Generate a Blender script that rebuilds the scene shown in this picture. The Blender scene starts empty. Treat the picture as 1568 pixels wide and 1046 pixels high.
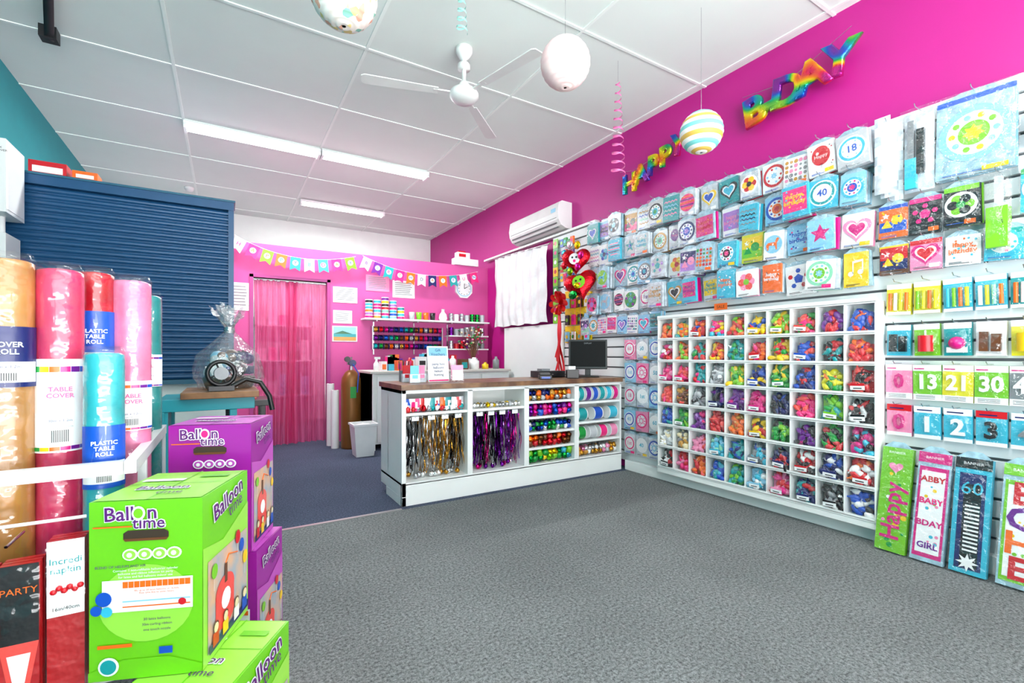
import bpy, math, random
from mathutils import Vector, Matrix
random.seed(7)
S=1.2
R=random.Random(11)
def lin(c): return c/12.92 if c<=.04045 else ((c+.055)/1.055)**2.4
def hx(h): return (lin(int(h[0:2],16)/255),lin(int(h[2:4],16)/255),lin(int(h[4:6],16)/255),1)
_m={}
def mat(name,hexc='ffffff',rough=.5,metal=0,coat=0,emit=0,alpha=1,bump=0,bscale=60,var=.06,vscale=6,trans=0,hex2=None,spec=.5):
    if name in _m: return _m[name]
    m=bpy.data.materials.new(name); m.use_nodes=True; _m[name]=m
    nt=m.node_tree; p=nt.nodes['Principled BSDF']
    c=hx(hexc)
    p.inputs['Roughness'].default_value=rough
    p.inputs['Metallic'].default_value=metal
    p.inputs['Coat Weight'].default_value=coat
    p.inputs['Coat Roughness'].default_value=.15
    p.inputs['Alpha'].default_value=alpha
    p.inputs['Specular IOR Level'].default_value=spec
    p.inputs['Transmission Weight'].default_value=trans
    tc=nt.nodes.new('ShaderNodeTexCoord')
    n=nt.nodes.new('ShaderNodeTexNoise'); n.inputs['Scale'].default_value=vscale; n.inputs['Detail'].default_value=3
    nt.links.new(tc.outputs['Object'],n.inputs['Vector'])
    r=nt.nodes.new('ShaderNodeValToRGB')
    c2=hx(hex2) if hex2 else tuple([x*(1-var) for x in c[:3]])+(1,)
    r.color_ramp.elements[0].position=.35; r.color_ramp.elements[1].position=.65
    r.color_ramp.elements[0].color=c2; r.color_ramp.elements[1].color=c
    nt.links.new(n.outputs['Fac'],r.inputs['Fac']); nt.links.new(r.outputs['Color'],p.inputs['Base Color'])
    if emit:
        p.inputs['Emission Color'].default_value=c; p.inputs['Emission Strength'].default_value=emit
    if bump:
        n2=nt.nodes.new('ShaderNodeTexNoise'); n2.inputs['Scale'].default_value=bscale; n2.inputs['Detail'].default_value=2
        nt.links.new(tc.outputs['Object'],n2.inputs['Vector'])
        b=nt.nodes.new('ShaderNodeBump'); b.inputs['Strength'].default_value=bump; b.inputs['Distance'].default_value=.02
        nt.links.new(n2.outputs['Fac'],b.inputs['Height']); nt.links.new(b.outputs['Normal'],p.inputs['Normal'])
    return m
def film(name,fac,tint='ffffff',rough=.12,bs=22,bump=.6,haze=.0):
    if name in _m: return _m[name]
    m=bpy.data.materials.new(name); m.use_nodes=True; _m[name]=m; nt=m.node_tree
    out=nt.nodes['Material Output']; nt.nodes.remove(nt.nodes['Principled BSDF'])
    tr=nt.nodes.new('ShaderNodeBsdfTransparent'); gl=nt.nodes.new('ShaderNodeBsdfGlossy'); gl.inputs['Roughness'].default_value=rough
    df=nt.nodes.new('ShaderNodeBsdfDiffuse'); df.inputs[0].default_value=hx(tint)
    tc=nt.nodes.new('ShaderNodeTexCoord'); n=nt.nodes.new('ShaderNodeTexNoise'); n.inputs['Scale'].default_value=bs; n.inputs['Detail'].default_value=3
    bp=nt.nodes.new('ShaderNodeBump'); bp.inputs['Strength'].default_value=bump; bp.inputs['Distance'].default_value=.03
    nt.links.new(tc.outputs['Object'],n.inputs['Vector']); nt.links.new(n.outputs['Fac'],bp.inputs['Height']); nt.links.new(bp.outputs[0],gl.inputs['Normal'])
    m0=nt.nodes.new('ShaderNodeMixShader'); m0.inputs[0].default_value=haze; nt.links.new(gl.outputs[0],m0.inputs[1]); nt.links.new(df.outputs[0],m0.inputs[2])
    mx=nt.nodes.new('ShaderNodeMixShader'); mx.inputs[0].default_value=fac
    nt.links.new(tr.outputs[0],mx.inputs[1]); nt.links.new(m0.outputs[0],mx.inputs[2]); nt.links.new(mx.outputs[0],out.inputs[0])
    return m
PAL=dict(white='f2f2f2',offw='e4e4e0',pink='ee1c7c',hot='d40c7c',lpink='f08cb4',red='cc1020',orange='f06a0c',yellow='f2c808',lyel='e0d81c',lime='78c41c',
 green='0c9438',dgreen='0c6438',teal='0c989c',aqua='34b4d0',lblue='88c8e6',blue='1050bc',navy='101c60',purple='6c108c',lilac='a878cc',black='101014',grey='808488',
 silver='bcc0c4',brown='6a3c1c',gold='c89030',cream='ecdcb0',coral='ec4c44',mint='8cd8b2')
def P(n): return mat('plastic_'+n,PAL[n],rough=.35,coat=.25,bump=.08,bscale=45,vscale=12)
def F(n): return mat('foil_'+n,PAL[n],rough=.22,metal=.85,bump=.3,bscale=50)

class B:
    def __init__(s,name): s.n=name; s.v=[];s.f=[];s.mi=[];s.sm=[];s.ml=[];s.M=Matrix.Identity(4)
    def _m(s,m):
        if m not in s.ml: s.ml.append(m)
        return s.ml.index(m)
    def add(s,vs,fs,m,smooth=False):
        o=len(s.v); M=s.M
        for v in vs: s.v.append(tuple((M@Vector(v))*S))
        for i,f in enumerate(fs):
            s.f.append([o+k for k in f])
            mm=m[i] if isinstance(m,list) else m
            s.mi.append(s._m(mm)); s.sm.append(smooth)
    def box(s,x0,y0,z0,x1,y1,z1,m):
        x0,x1=min(x0,x1),max(x0,x1);y0,y1=min(y0,y1),max(y0,y1);z0,z1=min(z0,z1),max(z0,z1)
        s.add([(x0,y0,z0),(x1,y0,z0),(x1,y1,z0),(x0,y1,z0),(x0,y0,z1),(x1,y0,z1),(x1,y1,z1),(x0,y1,z1)],
          [(0,3,2,1),(4,5,6,7),(0,1,5,4),(1,2,6,5),(2,3,7,6),(3,0,4,7)],m)
    def cyl(s,p0,p1,r0,m,r1=None,n=16,caps=True,capm=None):
        if r1 is None: r1=r0
        p0=Vector(p0);p1=Vector(p1);d=(p1-p0).normalized()
        a=d.orthogonal().normalized();b=d.cross(a)
        vs=[];
        for p,r in((p0,r0),(p1,r1)):
            for i in range(n):
                t=2*math.pi*i/n; vs.append(p+a*math.cos(t)*r+b*math.sin(t)*r)
        s.add(vs,[(i,(i+1)%n,n+(i+1)%n,n+i) for i in range(n)],m,True)
        if caps: s.add(vs,[tuple(range(n-1,-1,-1)),tuple(range(n,2*n))],capm or m)
    def lathe(s,prof,c,m,n=24,mf=None,jit=0):
        vs=[];fs=[];ms=[]
        for k,(r,z) in enumerate(prof):
            for i in range(n):
                t=2*math.pi*i/n; rr=r*(1+R.uniform(-jit,jit))
                vs.append((c[0]+rr*math.cos(t),c[1]+rr*math.sin(t),c[2]+z))
        for k in range(len(prof)-1):
            for i in range(n):
                fs.append((k*n+i,k*n+(i+1)%n,(k+1)*n+(i+1)%n,(k+1)*n+i)); ms.append(mf(k,i) if mf else m)
        s.add(vs,fs,ms,True)
    def sph(s,c,r,m,n=16,k=10,sc=(1,1,1),mf=None,jit=0):
        vs=[];fs=[];ms=[]
        for j in range(k+1):
            a=-math.pi/2+math.pi*j/k
            for i in range(n):
                t=2*math.pi*i/n; rr=r*(1+R.uniform(-jit,jit))
                vs.append((c[0]+rr*math.cos(a)*math.cos(t)*sc[0],c[1]+rr*math.cos(a)*math.sin(t)*sc[1],c[2]+rr*math.sin(a)*sc[2]))
        for j in range(k):
            for i in range(n):
                fs.append((j*n+i,j*n+(i+1)%n,(j+1)*n+(i+1)%n,(j+1)*n+i)); ms.append(mf(j,i) if mf else m)
        s.add(vs,fs,ms,True)
    def poly(s,pts,z,m): s.add([(x,y,z) for x,y in pts],[tuple(range(len(pts)))],m)
    def rect(s,x0,y0,x1,y1,z,m): s.poly([(x0,y0),(x1,y0),(x1,y1),(x0,y1)],z,m)
    def disc(s,cx,cy,z,r,m,n=20,sy=1): s.poly([(cx+r*math.cos(2*math.pi*i/n),cy+sy*r*math.sin(2*math.pi*i/n)) for i in range(n)],z,m)
    def heart(s,cx,cy,z,r,m):
        pts=[]
        for i in range(24):
            t=-2*math.pi*i/24
            x=16*math.sin(t)**3; y=13*math.cos(t)-5*math.cos(2*t)-2*math.cos(3*t)-math.cos(4*t)
            pts.append((cx+x*r/16,cy+y*r/16))
        s.poly(pts,z,m)
    def star(s,cx,cy,z,r,m,n=5,inn=.45,rot=0):
        s.poly([(cx+(r if i%2==0 else r*inn)*math.cos(rot+math.pi/2+math.pi*i/n),cy+(r if i%2==0 else r*inn)*math.sin(rot+math.pi/2+math.pi*i/n)) for i in range(2*n)],z,m)
    def pillow(s,cx,cy,cz,w,h,d,ms,nx=5,ny=5,jit=.15,front=False):
        vs=[];fs=[];mm=[]
        for sgn in ((1,) if front else (1,-1)):
            o=len(vs)
            for j in range(ny+1):
                for i in range(nx+1):
                    u=i/nx;v=j/ny
                    k=(1-abs(2*u-1)**3)*(1-abs(2*v-1)**3)
                    e=0 if i in(0,nx) or j in(0,ny) else 1
                    vs.append((cx+(u-.5)*w,cy+(v-.5)*h,cz+sgn*d/2*k*(1+e*R.uniform(-jit*3,jit))))
            for j in range(ny):
                for i in range(nx):
                    a=o+j*(nx+1)+i; q=(a,a+1,a+nx+2,a+nx+1)
                    fs.append(q if sgn>0 else q[::-1]); mm.append(R.choice(ms) if isinstance(ms,list) else ms)
        s.add(vs,fs,mm,True)
    def tube(s,pts,r,m,n=8):
        pts=[Vector(p) for p in pts]; vs=[];
        a=None
        for i,p in enumerate(pts):
            d=(pts[min(i+1,len(pts)-1)]-pts[max(i-1,0)]).normalized()
            if a is None: a=d.orthogonal().normalized()
            a=(a-d*a.dot(d)).normalized(); b=d.cross(a)
            for k in range(n):
                t=2*math.pi*k/n; vs.append(p+a*math.cos(t)*r+b*math.sin(t)*r)
        fs=[(i*n+k,i*n+(k+1)%n,(i+1)*n+(k+1)%n,(i+1)*n+k) for i in range(len(pts)-1) for k in range(n)]
        s.add(vs,fs,m,True)
    def grid(s,fn,nu,nv,m,smooth=True,mf=None):
        vs=[fn(i/nu,j/nv) for j in range(nv+1) for i in range(nu+1)]
        fs=[];mm=[]
        for j in range(nv):
            for i in range(nu):
                a=j*(nu+1)+i; fs.append((a,a+1,a+nu+2,a+nu+1)); mm.append(mf(i,j) if mf else m)
        s.add(vs,fs,mm,smooth)
    def text(s,t,cx,cy,z,size,m,rot=0,depth=0,bev=0,off=0,sx=1,smooth=False):
        key=(t,depth,bev,off)
        if key not in TC:
            cu=bpy.data.curves.new('t','FONT'); cu.body=t; cu.align_x='CENTER'; cu.align_y='CENTER'; cu.resolution_u=2 if not bev else 5
            cu.extrude=depth; cu.bevel_depth=bev; cu.bevel_resolution=3 if bev else 0; cu.offset=off
            ob=bpy.data.objects.new('t',cu); bpy.context.collection.objects.link(ob)
            dg=bpy.context.evaluated_depsgraph_get(); me=ob.evaluated_get(dg).to_mesh()
            TC[key]=([tuple(v.co) for v in me.vertices],[tuple(p.vertices) for p in me.polygons])
            ob.evaluated_get(dg).to_mesh_clear(); bpy.data.objects.remove(ob); bpy.data.curves.remove(cu)
        vs,fs=TC[key]; c,q=math.cos(rot),math.sin(rot)
        s.add([(cx+(x*sx*c-y*q)*size,cy+(x*sx*q+y*c)*size,z+w*size) for x,y,w in vs],fs,m,smooth)
    def done(s,bevel=0,solid=0):
        me=bpy.data.meshes.new(s.n); me.from_pydata(s.v,[],s.f)
        for m in s.ml: me.materials.append(m)
        me.polygons.foreach_set('material_index',s.mi); me.polygons.foreach_set('use_smooth',s.sm); me.update()
        ob=bpy.data.objects.new(s.n,me); bpy.context.collection.objects.link(ob)
        if bevel:
            md=ob.modifiers.new('bev','BEVEL'); md.width=bevel*S; md.segments=2; md.limit_method='ANGLE'
        return ob
TC={}
def RW(y,z,x=3.0,rot=0):
    M=Matrix(((0,0,-1,x),(-1,0,0,y),(0,1,0,z),(0,0,0,1)))
    return M@Matrix.Rotation(rot,4,'Z')
def FR(x,y,z,a=0):   # frame facing -Y rotated by a about Z
    c,q=math.cos(a),math.sin(a)
    return Matrix(((c,0,q,x),(q,0,-c,y),(0,1,0,z),(0,0,0,1)))
I4=Matrix.Identity(4)

# ---------------- materials
magenta=mat('magenta_wall_paint','bc1284',rough=.5,var=.05,vscale=2,bump=.03,bscale=200)
pinkw=mat('pink_partition_paint','d05098',rough=.5,var=.05,vscale=2,bump=.03,bscale=200)
whitew=mat('white_wall_paint','e8f0ea',rough=.6,var=.03)
ceilm=mat('ceiling_paint','e3ece6',rough=.8,var=.02,vscale=3)
batt=mat('ceiling_batten_paint','eef6f0',rough=.6,var=.02)
tealw=mat('teal_wall_paint','0c949c',rough=.55,var=.05)
wlam=mat('white_laminate','ebeeec',rough=.35,var=.02)
slatm=mat('slatwall_white','e4e8e8',rough=.35,var=.02)
slotm=mat('slatwall_slot','74767a',rough=.6)
chrome=mat('chrome_wire','c8c8cc',rough=.25,metal=1)
blk=mat('black_plastic','121214',rough=.35)
cardw=mat('white_card','eef0f0',rough=.5,var=.02)
bagm=mat('glossy_bag_film','d8e2ea',rough=.22,coat=.5,bump=.3,bscale=35,var=.35,vscale=22)
bagp=mat('glossy_bag_film_pale','acd0e0',rough=.22,coat=.5,bump=.3,bscale=35,var=.35,vscale=22)
clr=film('clear_packet_film',.11,rough=.12,bs=22,bump=1.0,haze=.05)
clr2=film('clear_bin_bag_film',.07,rough=.12,bs=34,bump=1.0,haze=.0)

def carpet(name,a,b):
    m=bpy.data.materials.new(name); m.use_nodes=True; nt=m.node_tree; p=nt.nodes['Principled BSDF']; p.inputs['Roughness'].default_value=.95
    p.inputs['Specular IOR Level'].default_value=.1
    tc=nt.nodes.new('ShaderNodeTexCoord'); 
    n=nt.nodes.new('ShaderNodeTexNoise'); n.inputs['Scale'].default_value=75; n.inputs['Detail'].default_value=6; n.inputs['Roughness'].default_value=.9
    n3=nt.nodes.new('ShaderNodeTexNoise'); n3.inputs['Scale'].default_value=1.6; n3.inputs['Detail'].default_value=5
    r=nt.nodes.new('ShaderNodeValToRGB'); r.color_ramp.elements[0].position=.38; r.color_ramp.elements[1].position=.64
    r.color_ramp.elements[0].color=hx(a); r.color_ramp.elements[1].color=hx(b)
    r3=nt.nodes.new('ShaderNodeValToRGB'); r3.color_ramp.elements[0].position=.35; r3.color_ramp.elements[1].position=.65
    r3.color_ramp.elements[0].color=(.84,.84,.84,1); r3.color_ramp.elements[1].color=(1,1,1,1)
    mx=nt.nodes.new('ShaderNodeMixRGB'); mx.blend_type='MULTIPLY'; mx.inputs[0].default_value=1
    nt.links.new(tc.outputs['Object'],n.inputs['Vector']); nt.links.new(tc.outputs['Object'],n3.inputs['Vector'])
    nt.links.new(n3.outputs['Fac'],r3.inputs['Fac'])
    nt.links.new(n.outputs['Fac'],r.inputs['Fac']); nt.links.new(r.outputs['Color'],mx.inputs[1]); nt.links.new(r3.outputs['Color'],mx.inputs[2])
    nt.links.new(mx.outputs['Color'],p.inputs['Base Color'])
    b_=nt.nodes.new('ShaderNodeBump'); b_.inputs['Strength'].default_value=.5; b_.inputs['Distance'].default_value=.008
    nt.links.new(n.outputs['Fac'],b_.inputs['Height']); nt.links.new(b_.outputs['Normal'],p.inputs['Normal'])
    return m
carpg=carpet('grey_loop_carpet','36393a','a2a6a6')
carpb=carpet('blue_grey_carpet','2a3142','667086')

# ---------------- room shell
XW=3.06; YF=-1.7; YB=7.75; ZC=3.0; XL=-1.3
b=B('floor'); b.box(XL-.1,YF,-.08,XW+.1,2.95,0,carpg); b.box(XL-.1,2.95,-.08,XW+.1,YB+.1,0,carpb); b.done()
b=B('trim_floor_strip'); b.box(XL,2.94,0,.97,2.965,.006,mat('aluminium_strip','b8b8b8',rough=.35,metal=.8)); b.done()
b=B('ceiling'); b.box(XL-.1,YF,ZC,XW+.1,YB+.1,ZC+.08,ceilm); b.done()
b=B('trim_ceiling_battens')
for x in (-.306,.787,1.88,2.99): b.box(x-.010,YF,ZC-.006,x+.010,YB,ZC,batt)
for k in range(-2,9):
    y=.5+.87*k
    if y>YF: b.box(XL,y-.010,ZC-.0061,XW,y+.010,ZC,batt)
b.done()
b=B('wall_right'); b.box(XW,YF,0,XW+.1,YB,ZC,magenta); b.done()
b=B('wall_left'); b.box(XL-.1,YF,0,XL,YB,ZC,tealw); b.done()
b=B('wall_back')
wx0,wx1,wz0,wz1=-.9,-.2,.9,1.7
b.box(XL,YB,0,wx0,YB+.1,ZC,whitew);b.box(wx1,YB,0,XW,YB+.1,ZC,whitew);b.box(wx0,YB,0,wx1,YB+.1,wz0,whitew);b.box(wx0,YB,wz1,wx1,YB+.1,ZC,whitew); b.done()
b=B('window_2')
for x in (wx0,(wx0+wx1)/2-.01,wx1-.02): b.box(x,YB+.03,wz0,x+.02,YB+.06,wz1,wlam)
for z in (wz0,(wz0+wz1)/2,wz1-.02): b.box(wx0,YB+.03,z,wx1,YB+.06,z+.02,wlam)
b.done()
b=B('wall_front') # shopfront
b.box(XL,YF-.1,0,XW,YF,.15,whitew); b.box(XL,YF-.1,2.7,XW,YF,ZC,whitew); b.box(XL,YF-.1,.15,-1.15,YF,2.7,whitew); b.box(2.9,YF-.1,.15,XW,YF,2.7,whitew); b.done()
b=B('window_1')
for x in (-1.15,-.1,.9,1.9,2.87): b.box(x,YF-.07,.15,x+.03,YF-.03,2.7,wlam)
for z in (.15,2.67): b.box(-1.15,YF-.07,z,2.9,YF-.03,z+.03,wlam)
b.done()
YP=5.65; ZP=2.18; DX0,DX1,DZ=.245,.99,1.82
b=B('wall_partition')
b.box(XL,YP,0,DX0,YP+.08,ZP,pinkw); b.box(DX1,YP,0,XW,YP+.08,ZP,pinkw); b.box(DX0,YP,DZ,DX1,YP+.08,ZP,pinkw); b.done()
b=B('trim_door_frame'); dp=mat('door_frame_paint','a83484',rough=.4)
b.box(DX0-.03,YP-.015,0,DX0+.005,YP+.09,DZ+.03,dp); b.box(DX1-.005,YP-.015,0,DX1+.03,YP+.09,DZ+.03,dp); b.box(DX0-.03,YP-.015,DZ,DX1+.03,YP+.09,DZ+.03,dp); b.done()
b=B('baseboard_right'); b.box(2.97,YF,0,3.02,2.98,.085,wlam); b.done(bevel=.004)
b=B('trim_conduit'); b.box(3.0,3.4,2.262,XW,YP,2.285,wlam); b.done()

# ---------------- slatwall
b=B('slatwall_panel')
b.box(3.045,YF+.02,.06,XW-.001,4.1,2.26,slotm)
n=24; hgt=(2.26-.06)/n
for i in range(n):
    z=.06+i*hgt; b.box(3.022,YF+.02,z+.007,3.045,4.1,z+hgt-.007,slatm)
b.done(bevel=.002)

# ---------------- shutter
navy=mat('navy_shutter_steel','20507a',rough=.3,metal=.1,var=.08)
tealf=mat('teal_frame_paint','1a5f78',rough=.4)
b=B('roller_shutter')
YS=4.6
nz=30; pts=[]
z0,z1=.80,2.2
for i in range(nz):
    za=z0+(z1-z0)*i/nz; dz=(z1-z0)/nz
    pts+= [(za,YS-.0),(za+dz*.10,YS-.014),(za+dz*.45,YS-.024),(za+dz*.85,YS-.016)]
pts.append((z1,YS))
vs=[];
for z,y in pts: vs+=[(XL+.002,y,z),(.02,y,z)]
b.add(vs,[(2*i,2*i+1,2*i+3,2*i+2) for i in range(len(pts)-1)],navy,True)
b.box(.02,YS-.04,.78,.06,YS+.04,2.27,navy)
b.box(XL+.002,YS-.05,2.2,.06,YS+.04,2.27,navy)
b.box(XL+.002,YS-.06,2.265,.07,YS+.2,2.28,tealf)
b.box(XL+.002,YS-.05,.765,.06,YS+.04,.80,tealf)
b.done()
b=B('wall_servery'); b.box(XL,YS+.05,0,.05,YS+.12,2.26,whitew); b.box(.0,YS+.12,0,.055,YP,2.26,pinkw); b.done()
b=B('stored_party_box'); 
for x,w,c,h in ((-1.18,.2,'red',.09),(-.95,.14,'orange',.06)):
    b.M=I4; b.box(x,YS-.03,2.282,x+w,YS+.12,2.282+h,P(c))
    b.M=FR(x,YS-.031,2.282); b.rect(.02,.01,w-.02,h*.6,.001,cardw); b.M=I4
b.done()

# ---------------- electrical box + bracket + detector
b=B('meter_box'); b.box(XL+.002,4.18,1.90,-1.18,4.5,2.36,wlam); b.box(-1.18,4.2,1.92,-1.175,4.48,2.34,cardw)
b.M=FR(-1.24,4.179,2.30); b.text('METER\nMAIN BOX\nDO NOT COVER',0,0,.001,.018,blk); b.M=I4
b.box(XL+.002,4.25,1.62,-1.2,4.5,1.78,wlam); b.cyl((-1.25,4.35,1.78),(-1.25,4.35,1.9),.02,wlam); b.cyl((-1.25,4.35,.0),(-1.25,4.35,1.62),.02,wlam); b.done(bevel=.004)
b=B('teal_column'); b.box(XL+.001,3.3,0,-1.22,4.0,ZC,mat('teal_dark_paint','0c7884')); b.done()
b=B('ceiling_bracket')
bm=mat('black_steel','242426',rough=.5,metal=.4)
b.tube([(-.9,3.84,2.90),(-.78,3.3,2.98),(-.74,3.1,2.99)],.03,bm,4); b.box(-.94,3.8,2.88,-.86,3.88,2.95,bm); b.cyl((-.9,3.84,2.9),(-.9,3.84,3.0),.02,bm); b.done()
b=B('smoke_detector'); b.lathe([(0,3.0),(.05,3.0),(.05,2.98),(.035,2.955),(0,2.95)],(-.37,6.8,0),wlam); b.done()

# ---------------- lights
emi=mat('fluorescent_diffuser','ffffff',emit=9)
def fixture(x0,x1,y):
    b=B('fluorescent_light')
    b.box(x0,y-.075,2.965,x1,y+.075,2.993,wlam)
    b.grid(lambda u,v:(x0+.02+(x1-x0-.04)*v, y+.065*math.cos(math.pi*u), 2.965-.028*math.sin(math.pi*u)),8,1,emi)
    b.box(x0,y-.07,2.935,x0+.02,y+.07,2.97,wlam); b.box(x1-.02,y-.07,2.935,x1,y+.07,2.97,wlam)
    b.done()
fixture(-.306,.79,4.92); fixture(.80,1.90,4.92); fixture(.82,1.90,6.6)
fixture(-.3,.79,.5);fixture(.8,1.9,.5)  # unseen extra fixtures, added to light the front of the shop

# ---------------- lanterns, streamers, fan
def lantern(name,c,r,mf_,m,ribs=14):
    b=B(name); prof=[]
    k=ribs*4
    for j in range(k+1):
        a=-math.pi/2+math.pi*(.02+.96*j/k); rr=r*(1-.022*abs(math.cos(j/4*math.pi)))
        prof.append((rr*math.cos(a),rr*math.sin(a)))
    b.lathe(prof,c,m,n=36,mf=mf_)
    b.cyl((c[0],c[1],c[2]+r*.98),(c[0],c[1],ZC),.0015,chrome,n=5)
    b.cyl((c[0]-r*.06,c[1],c[2]+r*.985),(c[0]+r*.06,c[1],c[2]+r*.985),.0025,chrome,n=6)
    return b
pw=mat('paper_white_pink','f8e0da',rough=.8,hex2='f0bcc0',vscale=4)
lantern('paper_lantern',(1.40,1.80,2.405),.12,None,pw).done()
patm=mat('paper_floral','f6f0e4',rough=.8,hex2='f6f0e4')
nt=patm.node_tree; vo=nt.nodes.new('ShaderNodeTexVoronoi'); vo.inputs['Scale'].default_value=30
tc=nt.nodes.new('ShaderNodeTexCoord'); nt.links.new(tc.outputs['Object'],vo.inputs['Vector'])
rp=nt.nodes.new('ShaderNodeValToRGB'); rp.color_ramp.interpolation='CONSTANT'
els=rp.color_ramp.elements; els[0].color=hx('f4e8de'); els[1].position=.75; els[1].color=hx('e4a890')
for p_,c_ in ((.55,'e4cc88'),(.62,'f0e8e0'),(.86,'88c4b0'),(.93,'f0e8e0')):
    e=els.new(p_); e.color=hx(c_)
sep=nt.nodes.new('ShaderNodeSeparateColor'); nt.links.new(vo.outputs['Color'],sep.inputs['Color']); nt.links.new(sep.outputs[0],rp.inputs['Fac']); nt.links.new(rp.outputs['Color'],nt.nodes['Principled BSDF'].inputs['Base Color'])
lantern('paper_lantern',(.41,1.98,2.46),.132,None,patm).done()
pl=mat('paper_plain','f0eee8',rough=.8)
stm=[pl,mat('paper_gold','d8b050'),pl,mat('paper_aqua','78c8c4',rough=.7)]
lantern('paper_lantern',(2.34,1.74,2.28),.12,lambda k,i:stm[(k//4)%4],pl).done()
def spiral(name,x,y,z0,z1,r,m,turns=11):
    b=B(name); n=220
    pts=[]
    for i in range(n+1):
        t=i/n; a=t*2*math.pi*turns; rr=r*(.35+.65*t)
        pts.append((x+rr*math.cos(a),y+rr*math.sin(a),z0+(z1-z0)*t))
    b.grid(lambda u,v:(pts[round(v*n)][0],pts[round(v*n)][1],pts[round(v*n)][2]+(u-.5)*.010),1,n,m)
    b.cyl((x,y,z0),(x,y,ZC),.0012,chrome,n=4); b.done()
spiral('hanging_spiral_streamer',2.28,2.35,2.86,2.22,.05,mat('streamer_pink','e070a8',rough=.3,metal=.3))
spiral('hanging_spiral_streamer',1.04,2.2,2.98,2.66,.03,mat('streamer_mint','98d4c8',rough=.3,metal=.3),7)
fanm=mat('fan_white_enamel','e6e8e4',rough=.3,coat=.3)
b=B('ceiling_fan'); fx,fy=1.33,2.78
b.lathe([(0,3.0),(.055,3.0),(.055,2.97),(.03,2.93),(.014,2.92),(.014,2.78),(.03,2.775),(.04,2.75),(.045,2.73),(.085,2.72),(.095,2.70),(.095,2.68),(.07,2.655),(.03,2.648),(0,2.645)],(fx,fy,0),fanm,n=28)
b.lathe([(.0,2.90),(.04,2.895),(.04,2.86),(0,2.855)],(fx,fy,0),fanm)
for a in (165,45,285):
    t=math.radians(a); M=Matrix.Translation((fx,fy,2.70))@Matrix.Rotation(t,4,'Z')
    b.M=M
    b.box(.08,-.012,-.004,.2,.012,.004,fanm)
    b.M=M@Matrix.Rotation(math.radians(5),4,'X')
    b.add([(.17,-.03,-.003),(.62,-.045,-.003),(.64,-.03,-.003),(.64,.03,-.003),(.62,.045,-.003),(.17,.03,-.003)]+[(.17,-.03,.003),(.62,-.045,.003),(.64,-.03,.003),(.64,.03,.003),(.62,.045,.003),(.17,.03,.003)],
      [(5,4,3,2,1,0),(6,7,8,9,10,11)]+[(i,(i+1)%6,6+(i+1)%6,6+i) for i in range(6)],fanm)
b.M=I4; b.done()

# ---------------- AC
b=B('air_conditioner')
y0,y1=3.82,4.78
prof=[(XW-.001,2.30),(XW-.001,2.57),(2.93,2.575),(2.89,2.55),(2.875,2.45),(2.885,2.38),(2.92,2.325),(2.98,2.30)]
acm=mat('ac_white_plastic','e8e8e6',rough=.3)
vs=[(x,y0,z) for x,z in prof]+[(x,y1,z) for x,z in prof]; n=len(prof)
b.add(vs,[tuple(range(n)),tuple(range(2*n-1,n-1,-1))]+[(i,n+i,n+(i+1)%n,(i+1)%n) for i in range(n)],acm)
dk=mat('ac_louvre_dark','6c6e70')
b.tube([(2.884,y0+.03,2.40),(2.884,y1-.03,2.40)],.004,dk,6)
b.tube([(2.895,y0+.05,2.352),(2.895,y1-.05,2.352)],.008,dk,6)
b.tube([(2.93,y0+.05,2.318),(2.93,y1-.05,2.318)],.009,dk,6)
b.M=FR(2.88,3.9,2.48,-math.pi/2); b.rect(-.04,-.02,.04,.02,.004,P('lblue')); b.M=I4
b.done(bevel=.008)

# ---------------- foil letters
def foil_rainbow():
    m=bpy.data.materials.new('rainbow_foil'); m.use_nodes=True; nt=m.node_tree; p=nt.nodes['Principled BSDF']
    p.inputs['Metallic'].default_value=.7; p.inputs['Roughness'].default_value=.18; p.inputs['Coat Weight'].default_value=.6; p.inputs['Coat Roughness'].default_value=.05
    tc=nt.nodes.new('ShaderNodeTexCoord')
    w=nt.nodes.new('ShaderNodeTexNoise'); w.inputs['Scale'].default_value=5.5; w.inputs['Detail'].default_value=0
    r=nt.nodes.new('ShaderNodeValToRGB'); e=r.color_ramp.elements
    e[0].position=.26; e[0].color=hx('801890'); e[1].position=.74; e[1].color=hx('c01080')
    for q,c in ((.34,'1048c0'),(.41,'0098a8'),(.47,'10a850'),(.53,'a0d018'),(.58,'f4d400'),(.64,'f07810'),(.69,'e01848')): x=e.new(q); x.color=hx(c)
    nt.links.new(tc.outputs['Object'],w.inputs['Vector']); nt.links.new(w.outputs['Fac'],r.inputs['Fac']); nt.links.new(r.outputs['Color'],p.inputs['Base Color'])
    n2=nt.nodes.new('ShaderNodeTexNoise'); n2.inputs['Scale'].default_value=30; bp=nt.nodes.new('ShaderNodeBump'); bp.inputs['Strength'].default_value=.5; bp.inputs['Distance'].default_value=.02
    nt.links.new(tc.outputs['Object'],n2.inputs['Vector']); nt.links.new(n2.outputs['Fac'],bp.inputs['Height']); nt.links.new(bp.outputs[0],p.inputs['Normal'])
    return m
rf=foil_rainbow()
b=B('foil_letter_balloons')
def foil(ch,y,z,size,rot):
    b.M=RW(y,z,2.98,rot); b.text(ch,0,0,0,size,rf,depth=.03,bev=.045,off=.008,smooth=True,sx=1.05)
for ch,px,z,rot in zip('B-DAY',(1.81,1.705,1.60,1.455,1.31),(2.60,2.62,2.63,2.655,2.67),(.15,.1,-.1,.15,-.1)): foil(ch,px,z,.25 if ch!='-' else .30,rot)
for ch,px,z in zip('HAPPY',(2.93,2.80,2.67,2.545,2.42),(2.47,2.51,2.54,2.57,2.61)): foil(ch,px,z,.215,R.uniform(-.2,.2))
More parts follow.
